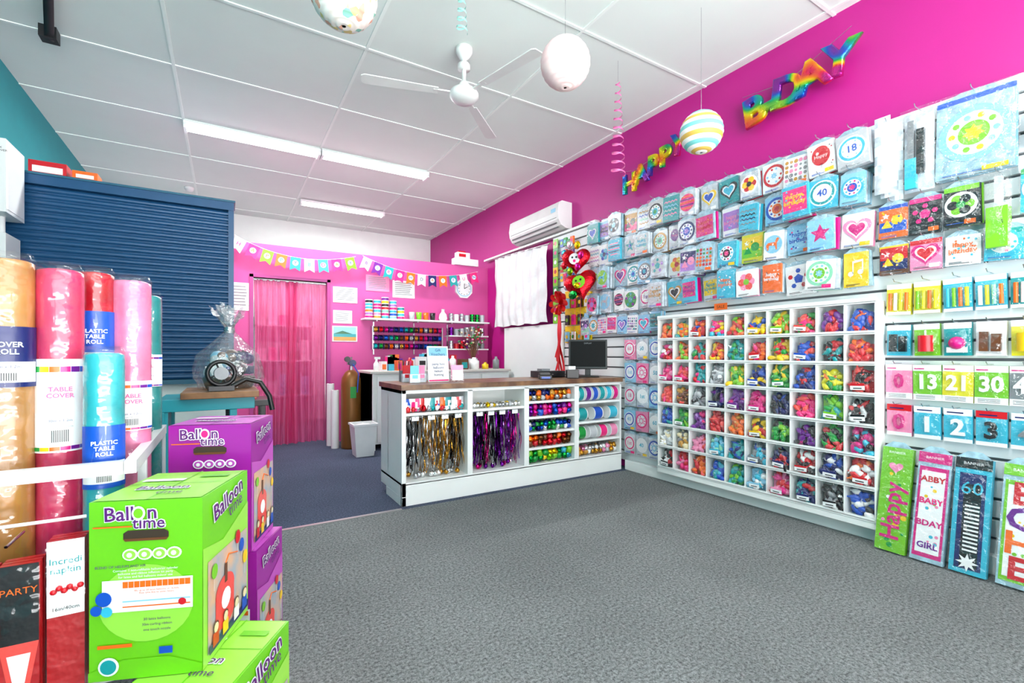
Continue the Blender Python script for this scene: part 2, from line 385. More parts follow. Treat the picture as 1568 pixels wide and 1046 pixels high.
b.M=I4; b.tube([(2.99,3.06,2.62),(2.99,2.9,2.58),(2.99,2.6,2.62),(2.99,2.36,2.72)],.0015,chrome,4); b.tube([(2.99,1.9,2.74),(2.99,1.6,2.70),(2.99,1.25,2.84)],.0015,chrome,4)
b.done()

# ---------------- hanging packs
def hook(b,y,z,d):
    b.M=I4; b.tube([(3.03,y,z),(3.03-d-.05,y,z),(3.03-d-.065,y,z+.012)],.0022,chrome,5)
def art(b,k,z,s,c):
    cn=c; c=[P(x) for x in c]; s2=s/2; e=.0012
    if k=='plate':
        b.disc(0,0,z,s2*.96,c[0]); b.disc(0,0,z+e,s2*.74,cardw); 
        for q in range(10): a=q*.628; b.disc(s2*.58*math.cos(a),s2*.58*math.sin(a),z+1.5*e,s2*.1,c[q%3],8)
        b.disc(0,0,z+2*e,s2*.42,c[1]); b.star(0,0,z+3*e,s2*.3,c[2],7,.6)
    elif k=='ring':
        b.disc(0,0,z,s2*.97,cardw); b.disc(0,0,z+e,s2*.86,c[0]); b.disc(0,0,z+2*e,s2*.68,cardw); b.text(R.choice(['1st','40','50','21','30','60','18','Happy','Baby']),0,0,z+3*e,s*.36,c[1],off=.02)
        for q in range(6): a=q*1.05; b.disc(s2*.56*math.cos(a),s2*.56*math.sin(a),z+3*e,s2*.06,c[2],8)
    elif k=='heart': b.heart(0,0,z,s2*.95,c[0]); b.heart(0,.0,z+e,s2*.7,cardw); b.heart(0,.0,z+2*e,s2*.55,c[1])
    elif k=='star': b.disc(0,0,z,s2*.95,c[1]); b.star(0,0,z+e,s2*.8,c[0]); b.star(0,0,z+2*e,s2*.35,c[2])
    elif k=='dots':
        for i in range(5):
            for j in range(5): b.disc((i-2)*s*.19,(j-2)*s*.19,z,s*R.uniform(.05,.09),R.choice(c),10)
    elif k=='stripes':
        b.disc(0,0,z,s2*.95,c[0])
        for i in range(5):
            yy=-s2*.7+i*s*.16; wv=math.sqrt(max(0,.85-(yy/s2)**2))*s2; b.rect(-wv,yy,wv,yy+s*.07,z+e,c[1+i%2])
    elif k=='chev':
        for i in range(4):
            y=-s2*.8+i*s*.22
            for j in range(4):
                x=-s2*.85+j*s*.21; b.poly([(x,y),(x+s*.105,y+s*.08),(x+s*.21,y),(x+s*.21,y+s*.06),(x+s*.105,y+s*.14),(x,y+s*.06)],z,c[i%3])
    elif k=='happy':
        b.rect(-s2*.92,-s2*.92,s2*.92,s2*.92,z,c[0])
        for q in range(16): b.disc(R.uniform(-.4,.4)*s,R.uniform(-.4,.4)*s,z+e*(1+q*.05),s*.04,R.choice(c[1:]),8)
        b.text('happy\nbirthday',0,s*.04,z+2.6*e,s*.25,c[1],off=.02)
    elif k=='balloon':
        b.disc(0,s*.08,z,s2*.7,c[0],20,1.15); b.poly([(-s*.04,-s*.31),(s*.04,-s*.31),(0,-s*.24)],z,c[0]); b.rect(-s*.006,-s*.45,s*.006,-s*.27,z,c[2]); b.disc(-s*.12,s*.2,z+e,s*.06,cardw,10); b.text('Happy',0,s*.06,z+e,s*.2,c[1])
        for q in range(8): b.disc(R.choice([-1,1])*R.uniform(.3,.44)*s,R.uniform(-.4,.4)*s,z,s*.03,R.choice(c),8)
    elif k=='flower':
        b.disc(0,0,z-.2*e,s2*.97,cardw)
        for i in range(6):
            a=i*math.pi/3; b.disc(s*.24*math.cos(a),s*.24*math.sin(a),z+e*.2*(i%2+1),s*.17,c[i%2],12)
        b.disc(0,0,z+e,s*.14,c[2],12)
    elif k=='ball':
        b.disc(0,0,z,s2*.92,c[0]); b.star(0,0,z+e,s2*.4,c[2],5,.8)
        for i in range(5):
            a=i*math.pi*2/5+.3; b.disc(s*.33*math.cos(a),s*.33*math.sin(a),z+e,s*.10,c[1+i%2],6)
    elif k=='note':
        b.disc(-s*.2,-s*.25,z,s*.12,c[0]); b.disc(s*.2,-s*.18,z,s*.12,c[0]); b.rect(-s*.13,-s*.25,-s*.08,s*.35,z,c[0]); b.rect(s*.27,-s*.18,s*.32,s*.4,z,c[0]); b.poly([(-s*.13,s*.25),(s*.32,s*.32),(s*.32,s*.42),(-s*.13,s*.35)],z+e,c[0])
    elif k=='animal':
        b.disc(0,0,z,s2*.95,c[2]); b.poly([(-s*.3,-s*.3),(-s*.24,-s*.3),(-s*.2,-s*.05),(s*.1,-s*.08),(s*.16,-s*.3),(s*.22,-s*.3),(s*.2,s*.05),(s*.32,s*.28),(s*.2,s*.34),(s*.08,s*.1),(-s*.28,s*.1),(-s*.38,-s*.05)],z+e,c[0]); b.disc(s*.0,-s*.0,z+2*e,s*.05,c[1],8)
    elif k=='scene':
        b.rect(-s2*.95,-s2*.95,s2*.95,-s*.05,z,c[0]); b.rect(-s2*.95,-s*.05,s2*.95,s2*.95,z,c[1]); b.disc(s*.15,s*.0,z+e,s*.2,c[2]); b.star(-s*.25,s*.2,z+e,s*.14,cardw); b.poly([(-s*.4,-s*.3),(-s*.2,s*.05),(0,-s*.3)],z+e*1.4,c[2])
        for q in range(8): b.disc(R.uniform(-.4,.4)*s,R.uniform(-.4,.4)*s,z+e*(2+q*.05),s*.04,R.choice(c+[cardw]),8)
def pack(b,y,z,w,h,d,k,cols,bg=None,hdr=None,lean=0):
    hook(b,y,z+h/2+.008,d)
    nl=4; m=bg or R.choice([bagm,bagp,cardw])
    for i in range(nl):
        ry=R.uniform(-.007,.007); rr=R.uniform(-.05,.05)
        b.M=RW(y+ry,z,3.02,rr+lean); za=.004+d*i/nl
        mi=m if i==nl-1 else R.choice([m,bagm,bagp,P(cols[0])])
        b.box(-w/2,-h/2,za,w/2,h/2-.012,za+d/nl*.62,mi)
        b.poly([(-w/2,h/2-.012),(w/2,h/2-.012),(w*.2,h/2+.012),(-w*.2,h/2+.012)],za+d/nl*.5,bagp)
    zt=.004+d*(nl-1)/nl+d/nl*.62+.0012
    if hdr: b.rect(-w/2,h/2-.035,w/2,h/2-.012,zt,P(hdr))
    s=min(w,h-.02)
    art(b,k,zt+.0012,s*.98,cols)
    # fine print lines under the design
    for q in range(2): b.rect(-w*.4,-h/2+.006+.006*q,-w*.4+w*R.uniform(.3,.7),-h/2+.009+.006*q,zt+.0005,P(R.choice(['grey','blue','black'])))
    if R.random()<.35: b.rect(w*.12,-h/2+.006,w*.44,-h/2+.026,zt+.006,P(R.choice(['orange','yellow','white','pink'])))
    b.pillow(0,-.002,zt+.004,w*1.12,h*1.08,.024,clr,6,6,.35,front=True)
    b.M=I4
kinds=['plate','ring','heart','star','dots','stripes','chev','happy','balloon','flower','ball','animal','scene','happy','plate']
soft=['lblue','aqua','lpink','grey','silver','lilac','black','blue','teal','pink','mint','gold','navy','aqua']
bright=['red','orange','yellow','blue','green','pink','teal','purple','aqua','black','lime','hot']
b=B('party_plate_pack_display')
cols_y=[1.215+.152*i for i in range(15)]
special={(0,0):('ring',['aqua','blue','lblue'],P('silver')),(0,1):('balloon',['red','white','grey'],None),(0,2):('dots',['lpink','gold','grey'],None),(0,3):('plate',['red','white','lblue'],None),
 (1,0):('plate',['aqua','blue','pink'],P('lblue')),(1,1):('ring',['teal','blue','white'],P('aqua')),(1,2):('happy',['pink','yellow','aqua'],P('aqua')),(1,3):('plate',['blue','orange','red'],P('lblue')),
 (2,0):('heart',['lpink','hot','pink'],P('offw')),(2,1):('star',['hot','lblue','pink'],P('lblue')),(2,2):('happy',['lblue','blue','pink'],P('lblue')),(2,3):('animal',['orange','white','lblue'],P('white')),(2,4):('scene',['lime','yellow','green'],P('lyel')),(2,5):('plate',['aqua','black','pink'],P('aqua')),
 (3,0):('note',['white','orange','yellow'],P('yellow')),(3,1):('plate',['mint','lime','lblue'],None),(3,2):('ball',['white','red','blue'],None),(3,3):('happy',['orange','white','brown'],P('orange')),(3,4):('flower',['lpink','coral','lime'],None),(3,5):('happy',['aqua','orange','white'],P('aqua'))}
for r,z in enumerate((2.127,1.917,1.70,1.475)):
    for i,y in enumerate(cols_y):
        if (r,i) in special: k,c,bg=special[(r,i)]
        else:
            k=R.choice(kinds); src=bright if R.random()<(.6 if i<8 else .4) else soft
            c=R.sample(src,3); bg=R.choice([None,None,bagm,P(R.choice(['lblue','white','aqua','silver','teal','aqua']))])
        w=R.uniform(.138,.154) if R.random()<.75 else R.uniform(.115,.13)
        pack(b,y+R.uniform(-.010,.010),z+R.uniform(-.014,.012),w,R.uniform(.178,.208),R.uniform(.04,.13),k,c,bg,lean=R.uniform(-.05,.05))
for y in [2.64+.125*i for i in range(8)]:
    pack(b,y,1.27+R.uniform(-.01,.01),.12,.165,.05,R.choice(kinds),R.sample(soft,3),R.choice([bagm,P('lblue'),P('white')]))
b.done()
b=B('number_badge_pack_display')
for r,z in enumerate((1.05,.85,.65,.445,.24)):
    for i,y in enumerate((2.64,2.78,2.92)):
        c=[('lblue','blue'),('aqua','white'),('lpink','pink')][(r+i+ (r//2))%3]
        pack(b,y,z,.13,.18,.05,'ring' if R.random()<.8 else 'plate',[c[1],c[0],'white'],P(c[0]) if R.random()<.7 else bagm)
b.done()

b=B('party_accessory_pack_display')
pack(b,.74,2.03,.27,.38,.06,'plate',['lblue','lime','yellow'],bagp,'blue')
for q in range(3): b.M=RW(1.065+.02*(q-1),2.0+.02*q,3.0-.02*q); b.pillow(0,0,.03,.07,.40,.03,[bagm,cardw,bagm],4,8)
b.M=I4; hook(b,1.065,2.21,.06)
b.M=RW(.945,2.02,3.0); b.pillow(0,.0,.03,.12,.40,.04,bagm,4,8); b.box(-.045,-.19,.05,.0,-.04,.075,P('aqua')); b.box(-.035,-.04,.05,-.01,.15,.07,P('grey')); b.box(.0,-.12,.05,.03,.1,.07,P('black')); b.pillow(0,0,.07,.13,.42,.03,clr,5,9,.3,front=True); b.M=I4; hook(b,.945,2.23,.06)
def simple(y,z,w,h,d,k,c,bg,hdr=None): pack(b,y,z,w,h,d,k,c,P(bg) if bg in PAL else bg,hdr)
simple(1.055,1.70,.125,.18,.05,'scene',['blue','orange','yellow'],'orange','blue')
simple(.925,1.70,.125,.19,.05,'ball',['black','pink','hot'],'black','hot')
simple(.785,1.71,.125,.20,.05,'flower',['lime','black','green'],'black','lime')
b.M=RW(.66,1.66,3.0); b.box(-.035,-.18,.01,.035,.0,.07,P('lime')); b.box(-.012,0,.02,.012,.14,.05,bagm); b.pillow(0,-.02,.06,.09,.36,.05,clr,4,8,.3,front=True); b.M=I4; hook(b,.66,1.82,.06)
simple(.53,1.72,.125,.2,.05,'flower',['aqua','lime','yellow'],'aqua','green')
simple(.52,1.98,.11,.14,.05,'happy',['lpink','hot','white'],'lpink','hot')
simple(1.055,1.50,.125,.16,.05,'scene',['navy','red','yellow'],'brown','yellow')
simple(.925,1.505,.125,.16,.05,'heart',['hot','red','black'],'lpink','red')
simple(.785,1.50,.125,.15,.05,'happy',['offw','orange','aqua'],'white')
simple(.64,1.50,.125,.15,.05,'plate',['aqua','white','pink'],'aqua','teal')
for r,z in enumerate((2.1,1.88,1.66,1.47)):
    for y in (.35,.2,.05,-.1,-.25,-.4,-.55,-.7,-.85): pack(b,y,z,.14,.18,.05,R.choice(kinds),R.sample(bright,3),P(R.choice(['pink','white','aqua','lblue','yellow'])))
ycan=[1.036-.115*i for i in range(16)]
cA=['lyel','lyel','aqua','aqua','teal','orange','teal','aqua']
for i,y in enumerate(ycan):
    c=cA[i%8]; d=.045
    hook(b,y,1.375,d); b.M=RW(y,1.285,3.02,R.uniform(-.03,.03))
    b.box(-.052,-.078,.004,.052,.08,.03,P(c)); b.rect(-.052,.055,.052,.08,.0312,cardw); b.rect(-.052,-.078,.052,-.062,.0312,P('white'))
    for j in range(4): b.cyl((-.035+.023*j,-.055,.036),(-.035+.023*j,.035,.036),.008,P(R.choice(['white','lime','aqua','lyel','orange','mint'])),n=8)
    b.pillow(0,-.01,.034,.10,.12,.03,clr,4,4,.3,front=True)
    hook(b,y,1.155,d); b.M=RW(y,1.075,3.02,R.uniform(-.03,.03)); c=['aqua','lime','teal','white','lyel','aqua','blue','yellow'][i%8]
    b.box(-.05,-.08,.004,.05,.078,.03,P(c)); q=P(['black','red','hot','brown','yellow','white','blue','hot'][i%8])
    if i%3==0: b.box(-.036,-.06,.03,-.006,.03,.05,q); b.box(.004,-.06,.03,.036,.02,.05,q)
    elif i%3==1: b.cyl((0,-.06,.05),(0,.02,.05),.03,q,n=14); b.cyl((0,.02,.05),(0,.045,.05),.004,cardw,n=6)
    else: b.sph((-.0,-.02,.04),.032,q,12,8); b.box(-.036,-.065,.03,.036,-.04,.048,P('white'))
    b.rect(-.05,.05,.05,.078,.0312,cardw)
    b.pillow(0,-.01,.045,.10,.12,.03,clr,4,4,.3,front=True)
    hook(b,y,.955,d); b.M=RW(y,.86,3.02,R.uniform(-.02,.02)); c,t,tc_=[('lpink','0','hot'),('lime','13','white'),('lyel','21','white'),('lime','30','white'),('grey','40','white'),('aqua','50','blue'),('lpink','60','white'),('yellow','70','red')][i%8]
    b.box(-.056,-.088,.004,.056,.088,.028,P(c)); b.rect(-.056,.058,.056,.088,.0292,cardw); b.rect(-.05,.066,-.01,.072,.030,P('hot')); b.rect(-.056,-.088,.056,-.058,.0292,cardw)
    for q in range(3): b.rect(-.045,-.082+.007*q,.03,-.079+.007*q,.030,P('grey'))
    b.text(t,0,-.0,.03,.10,P(tc_),depth=.05,sx=.85,off=.03); b.pillow(0,0,.036,.115,.15,.02,clr,4,4,.3,front=True)
    hook(b,y,.745,d); b.M=RW(y,.66,3.02,R.uniform(-.02,.02)); c,t,tc_=[('lpink','0','hot'),('aqua','1','white'),('aqua','2','white'),('aqua','3','black'),('aqua','4','grey'),('aqua','5','hot'),('lpink','6','white'),('aqua','7','blue')][i%8]
    b.box(-.052,-.08,.004,.052,.08,.026,P(c)); b.rect(-.052,.048,.052,.08,.0272,P('red') if i%3==0 else cardw); b.rect(-.04,.058,.02,.064,.028,P('navy')); b.text(t,0,-.012,.03,.105,P(tc_),depth=.06,off=.03); b.rect(-.052,-.08,.052,-.062,.0272,cardw); b.pillow(0,-.01,.036,.10,.12,.03,clr,4,4,.3,front=True)
    b.M=I4
b.done()
# banners
b=B('birthday_banner_pack_display')
for i,(y,c,t,tc_,bg) in enumerate([(1.03,'lime','Happy','hot','lime'),(.885,'lpink','BDAY','hot','hot'),(.74,'aqua','60','blue','black'),(.585,'orange','CHEERS','red','lime'),(.43,'pink','Happy','blue','aqua'),(.27,'lime','BABY','hot','lpink'),(.1,'yellow','PARTY','red','blue')]):
    T=RW(y,.012,2.84,R.uniform(-.02,.02))@Matrix.Rotation(math.radians(-11),4,'X')
    b.M=T
    hgt=.52; w=.125
    for k in range(2):
        b.box(-w/2,.0,-.03-.02*k,w/2,hgt,-.014-.02*k,P(c) if not(i%2) else bagp)
    b.poly([(-w/2,hgt),(w/2,hgt),(w*.2,hgt+.03),(-w*.2,hgt+.03)],-.016,bagp)
    z=-.0128
    b.rect(-w*.44,.02,w*.44,hgt-.07,z,P(bg) if i in(1,3) else P(c)); b.rect(-w/2,hgt-.05,w/2,hgt,z+.001,P(bg)); b.text('BANNER',0,hgt-.025,z+.002,.018,cardw)
    if i in (1,3): 
        b.rect(-w*.36,.04,w*.36,hgt-.09,z+.001,cardw)
        for q in range(14): b.disc(R.uniform(-.035,.035),R.uniform(.06,.41),z+.0015+q*.00005,R.uniform(.004,.009),P(R.choice(['lpink','aqua','yellow','lime'])),8)
        for j,ch in enumerate(['ABBY','BABY','BDAY','GIRL'] if i==1 else ['E','C','H','E']): b.text(ch,0,.39-.105*j,z+.0028,.13 if i==3 else .038,P(['red','pink','hot','purple'][j%4] if i==1 else ['red','purple','orange','red'][j]),off=.03)
    elif i==2:
        b.rect(-w*.36,.02,w*.36,hgt-.07,z+.001,P('navy')); b.rect(-w*.22,-.0+.03,w*.26,hgt-.12,z+.002,P('black')); b.text('60',0,.38,z+.0035,.08,P('aqua'))
        for j in range(12): b.rect(-.02+.0,.1+.018*j,.03,.108+.018*j,z+.003,cardw)
        b.star(.0,.05,z+.004,.04,cardw,8)
    else:
        for q in range(10): b.disc(R.uniform(-.05,.05),R.uniform(.03,.42),z+.001+q*.0001,R.uniform(.006,.014),P(R.choice(['lpink','yellow','white','green'])),10)
        b.text(t,-.0,.2,z+.0035,.11,P(tc_),rot=math.pi/2,off=.02); b.heart(0,.42,z+.0035,.03,P('lpink'))
    b.pillow(0,hgt*.5,-.008,w*1.08,hgt*1.02,.018,clr,5,14,.5,front=True)
    b.M=I4
b.done()

# ---------------- pigeonhole bins
b=B('balloon_pigeonhole_shelf')
X0=2.90; ya,yb=1.105,2.55; zb,zt=.122,1.277; NC,NR=10,7; cw=(yb-ya)/NC; rh=(zt-zb)/NR
b.box(3.0,ya,zb-.03,3.02,yb,zt+.01,wlam)
for i in range(NC+1): b.box(X0,ya+cw*i-.004,zb,3.0,ya+cw*i+.004,zt,wlam)
for j in range(NR+1): b.box(X0-.004,ya-.005,zb+rh*j-.005,3.0,yb+.005,zb+rh*j+.005,wlam)
for j in range(NR): b.box(X0-.004,ya,zb+rh*j,X0,yb,zb+rh*j+.016,wlam)
b.box(X0,ya-.006,zb-.04,3.0,yb+.006,zb-.005,wlam)
b.box(X0-.004,ya-.005,zt,X0+.01,yb+.005,zt+.025,wlam)
b.done(bevel=.001)
b=B('balloon_bag_assortment')
rows=[[['orange','red','green'],['orange','yellow','teal'],['red','blue','orange'],['aqua','pink','yellow'],['red','orange','lime'],['yellow','red','blue'],['lime','yellow','orange'],['coral','pink','green'],['purple','pink','red'],['blue','orange','red']],
[['red','hot','white'],['orange','lime','brown'],['teal','green','red'],['red','orange','yellow'],['teal','green','white'],['red','orange','pink'],['yellow','green','red'],['blue','red','coral'],['black','teal','red'],['red','blue','orange']],
[['pink','hot','lpink'],['pink','red','coral'],['teal','pink','red'],['silver','white','grey'],['lime','green','yellow'],['blue','yellow','navy'],['green','lime','yellow'],['navy','red','blue'],['lyel','green','orange'],['red','coral','black']],
[['coral','pink','orange'],['brown','coral','gold'],['grey','black','silver'],['navy','black','purple'],['purple','hot','purple'],['hot','pink','hot'],['navy','blue','black'],['pink','coral','hot'],['lime','teal','green'],['black','red','white']],
[['blue','navy','teal'],['green','lime','dgreen'],['purple','lilac','pink'],['red','coral','red'],['orange','gold','orange'],['yellow','red','black'],['green','lime','black'],['purple','hot','black'],['green','red','black'],['hot','aqua','black']],
[['white','silver','cream'],['cream','gold','grey'],['lpink','coral','lpink'],['aqua','lblue','mint'],['teal','blue','navy'],['grey','aqua','blue'],['navy','black','red'],['red','white','black'],['navy','blue','white'],['red','orange','white']],
[['black','red','white'],['pink','lpink','red'],['orange','red','coral'],['blue','aqua','teal'],['teal','green','lime'],['lblue','aqua','white'],['lpink','hot','red'],['navy','teal','red'],['black','white','grey'],['blue','black','white']]]
def egg(b,M,r,l,m):
    b.M=M; prof=[(0,-l*.5),(r*.75,-l*.38),(r,-l*.1),(r*.7,l*.2),(r*.22,l*.36),(r*.25,l*.5)]
    b.lathe(prof,(0,0,0),m,n=7)
for j in range(NR):
    z0=zb+rh*(NR-1-j)+.006
    for i in range(NC):
        yc=ya+cw*(NC-1-i+.5); c=[P(x) for x in rows[j][i]]
        fill=R.uniform(.11,.145)
        b.M=Matrix.Translation((2.965,yc,z0+fill*.45))@Matrix(((0,0,-1,0),(-1,0,0,0),(0,1,0,0),(0,0,0,1))); b.pillow(0,0,0,cw*.86,fill*.9,.05,c[0],4,4,.3)
        for k in range(24):
            f=k/24; zz=z0+.016+fill*f*.85; x=2.912+.03*f+R.uniform(0,.02)
            M=Matrix.Translation((x,yc+R.uniform(-.34,.34)*cw*(1-.3*f),zz))@Matrix.Rotation(R.uniform(0,6.28),4,'X')@Matrix.Rotation(R.uniform(-.6,.6),4,'Y')
            egg(b,M,R.uniform(.014,.021),R.uniform(.05,.07),R.choice(c+[c[0]]))
        b.M=RW(yc,z0+fill*.5+.004,2.898,R.uniform(-.06,.06))@Matrix.Rotation(-.15,4,'X')
        b.pillow(0,0,-.012,cw*.86,fill*1.1,.03,clr2,5,5,.5,front=True)
        if R.random()<(.75 if j>=3 and i>4 else .35):
            b.M=RW(yc+R.uniform(-.01,.01),z0+.035,2.880,R.uniform(-.1,.1)); b.rect(-.034,-.012,.034,.020,.0,cardw); b.rect(-.034,.010,.034,.020,.001,c[0]); b.rect(-.02,-.006,.02,-.001,.001,blk)
        b.M=I4
b.done()
b=B('orange_price_ticket'); b.M=RW(2.05,1.335,2.97); b.box(-.05,-.02,0,.05,.025,.003,P('orange')); b.text('SALE',0,0,.0035,.03,blk); b.done()

# ---------------- counter
wood=mat('brown_woodgrain_laminate','8e6848',rough=.35,hex2='5c3e2e',vscale=9)
b=B('sales_counter')
cx0,cx1=.985,2.95; cy0,cy1=3.0,3.48
b.box(cx0-.01,cy0-.02,.765,cx1,cy1+.02,.80,wood)
b.box(cx0,cy0,.06,cx0+.03,cy1,.765,wlam)
b.box(cx0,cy0,0,cx0+.03,cy0+.35,.06,wlam)
b.box(cx0,cy0,0,cx1,cy0+.02,.145,wlam); b.box(cx0,cy0,.135,cx1,cy1,.153,wlam)
b.box(cx0,cy0,.74,cx1,cy1,.765,wlam)
b.box(cx0,cy0+.30,.153,cx1,cy0+.31,.765,wlam)
for x0,x1 in ((1.463,1.504),(1.942,1.985),(2.43,2.475),(2.93,2.95)): b.box(x0,cy0,.15,x1,cy0+.3,.75,wlam)
for x0,x1,zs in ((1.015,1.463,(.6,)),(1.504,1.942,(.6,)),(1.985,2.43,(.27,.39,.51,.63)),(2.475,2.93,(.28,.435,.6))):
    for z in zs: b.box(x0,cy0+.004,z-.009,x1,cy0+.3,z+.009,wlam)
b.done(bevel=.002)
def tinsel(b,x0,x1,y,z0,z1,ms,n):
    for i in range(n):
        x=R.uniform(x0,x1); yy=y+R.uniform(0,.12); a=R.uniform(-.02,.02); w=R.uniform(.004,.010); zt_=z1-R.uniform(0,.03); zb_=z0+R.uniform(0,.12)
        ph=R.uniform(0,6)
        b.grid(lambda u,v:(x+a*v+(u-.5)*w*math.cos(ph+v*5)+.006*math.sin(ph+v*9),yy+(u-.5)*w*math.sin(ph+v*5)+.01*math.sin(ph+4*v),zt_+(zb_-zt_)*v),1,7,R.choice(ms))
b=B('tinsel_garland_display')
for x0,x1,ms in ((1.04,1.13,['silver','white','black']),(1.15,1.25,['gold','silver']),(1.26,1.34,['gold','gold','silver']),(1.36,1.44,['silver','black','gold']),
                 (1.52,1.62,['purple','black']),(1.63,1.70,['black','silver','hot']),(1.72,1.80,['purple','black','purple']),(1.82,1.92,['purple','hot','lilac'])):
    m=[F(q) for q in ms]; tinsel(b,x0,x1,3.03,.17,.575,m,60)
    b.cyl(((x0+x1)/2,3.02,.578),((x0+x1)/2,3.28,.578),.003,chrome,n=6)
    b.box((x0+x1)/2-.025,3.02,.555,(x0+x1)/2+.025,3.023,.585,P('white'))
for i in range(14):
    x=1.05+.028*i; b.sph((x,3.06+R.uniform(0,.08),.175),.018,F(R.choice(['silver','white','gold'])),8,6,jit=.15)
for i in range(14):
    x=1.53+.028*i; b.sph((x,3.06+R.uniform(0,.08),.175),.018,F(R.choice(['hot','white','purple','silver'])),8,6,jit=.15)
b.done()
b=B('glitter_pompom_stock')
def poms(x0,x1,z,cs,r=.028,rows=2,lay=2):
    n=int((x1-x0)/(r*1.7))
    for l in range(lay):
        for k in range(rows):
            for i in range(n):
                b.sph((x0+r+(x1-x0-2*r)*i/(n-1)+R.uniform(-.005,.005),3.035+.05*k+R.uniform(0,.01),z+r+l*r*1.3),r*R.uniform(.85,1.1),F(R.choice(cs)) if R.random()<.6 else P(R.choice(cs)),8,6,jit=.28)
poms(1.99,2.42,.162,['green','lime','yellow','aqua','green'])
poms(1.99,2.42,.282,['red','red','orange','brown'])
poms(1.99,2.42,.402,['blue','white','green','navy'],.022)
poms(1.99,2.42,.522,['pink','purple','hot','blue'])
poms(1.99,2.42,.642,['navy','gold','orange','silver'],.024)
for i in range(15):
    x=1.04+.028*i; c=P(R.choice(['blue','teal','pink','silver','red','white','orange','green'])); b.M=FR(x,3.03+R.uniform(0,.03),.66,R.uniform(-.4,.4)); b.pillow(0,0,0,.045,.085,.02,[c,c,P('white')],3,4,.2)
b.M=I4
poms(1.02,1.45,.612,['blue','teal','pink','silver','red','white','orange'],.020,2,1)
poms(1.52,1.93,.612,['silver','yellow','white'],.016,2,1)
poms(2.48,2.92,.162,['silver','white','lpink','gold'],.022)
b.done()
b=B('ribbon_spool_stock')
def spools(x0,x1,z,cs,r,w,yy=3.06):
    n=int((x1-x0)/(w*1.15))
    for i in range(n):
        x=x0+w/2+(x1-x0-w)*i/max(1,n-1); c=cs[i%len(cs)] if R.random()<.8 else R.choice(cs)
        b.cyl((x-w*.40,yy,z+r),(x+w*.40,yy,z+r),r*.95,P(c),n=16); 
        b.cyl((x-w*.47,yy,z+r),(x-w*.41,yy,z+r),r,cardw,n=16); b.cyl((x+w*.41,yy,z+r),(x+w*.47,yy,z+r),r,cardw,n=16)
spools(2.48,2.92,.610,['teal','purple','blue','teal','aqua','hot'],.06,.06)
spools(2.48,2.92,.446,['teal','blue','aqua','lime'],.055,.10)
spools(2.48,2.92,.291,['hot','silver','pink','lpink','green'],.055,.085)
b.done()

# ---------------- counter-top items
ZT=.802
b=B('computer_monitor'); ang=math.radians(-41)
b.M=FR(2.74,3.2,ZT,ang)@Matrix.Rotation(math.radians(-8),4,'X')
b.box(-.17,.07,-.02,.17,.335,.005,blk); b.rect(-.155,.09,.155,.32,.0062,mat('screen_glass','08090b',rough=.5,spec=.15)); b.text('DISPLAY',0,.30,.0075,.018,P('grey'))
b.M=FR(2.74,3.2,ZT,ang); b.box(-.025,.0,-.05,.025,.14,-.03,blk); b.box(-.10,0,-.1,.10,.012,.05,blk); b.M=I4; b.done(bevel=.004)
b=B('payment_terminal'); b.M=FR(2.22,3.12,ZT,-.5); b.box(-.05,0,-.08,.05,.03,.06,blk); b.rect(-.035,.005,.035,.02,.0615,P('blue')); b.box(-.045,.03,-.07,.045,.05,.0,blk); b.M=I4
b.done(bevel=.004)
b=B('cash_drawer'); b.M=FR(2.42,3.36,ZT,-.1); b.box(-.13,0,-.08,.13,.055,.08,blk); b.box(-.12,.006,.08,.12,.045,.086,P('black')); b.cyl((0,.025,.086),(0,.025,.092),.008,chrome,n=10); b.box(-.08,.055,-.05,.0,.075,.04,P('grey')); b.M=I4; b.done(bevel=.003)
b=B('receipt_printer'); b.M=FR(2.5,3.12,ZT,-.5); b.box(-.05,0,-.04,.05,.07,.04,blk); b.box(-.03,.07,-.01,.03,.10,-.005,cardw); b.M=I4; b.done(bevel=.006)
b=B('counter_sign'); b.M=FR(1.33,3.2,ZT,.1)@Matrix.Rotation(-.1,4,'X'); b.box(-.085,0,-.006,.085,.26,0,cardw); b.rect(-.075,.19,.075,.25,.0012,P('lblue')); b.text('Gift\nVouchers',0,.215,.0025,.03,P('navy')); b.text('party hire\nballoons\nhelium\nbunting',0,.09,.0025,.026,P('navy')); b.rect(-.08,.005,.08,.015,.0012,P('pink'))
b.M=FR(1.46,3.16,ZT,-.3); b.box(-.05,0,-.05,.05,.06,.0,clr); b.rect(-.04,.01,.04,.085,-.0015,P('white')); b.box(-.045,.01,-.04,.045,.12,-.03,P('lpink')); b.M=I4; b.done()
b=B('brochure_stand'); 
for i,(x,y,c) in enumerate(((1.13,3.15,'aqua'),(1.2,3.2,'lpink'),(1.12,3.28,'red'),(1.24,3.3,'white'))):
    b.M=FR(x,y,ZT,R.uniform(-.3,.3)); b.box(-.035,0,-.03,.035,.06,.0,bagm); b.box(-.03,.005,-.022,.03,.12,-.012,P(c)); b.rect(-.02,.03,.02,.055,.0015,P(c))
b.M=I4
for i in range(7): b.cyl((1.10+.01*i,3.38,ZT),(1.09+.015*i,3.38,ZT+.15),.004,P(R.choice(['red','black','white','hot'])),n=6)
b.cyl((1.12,3.38,ZT),(1.12,3.38,ZT+.08),.03,P('grey')); b.done()

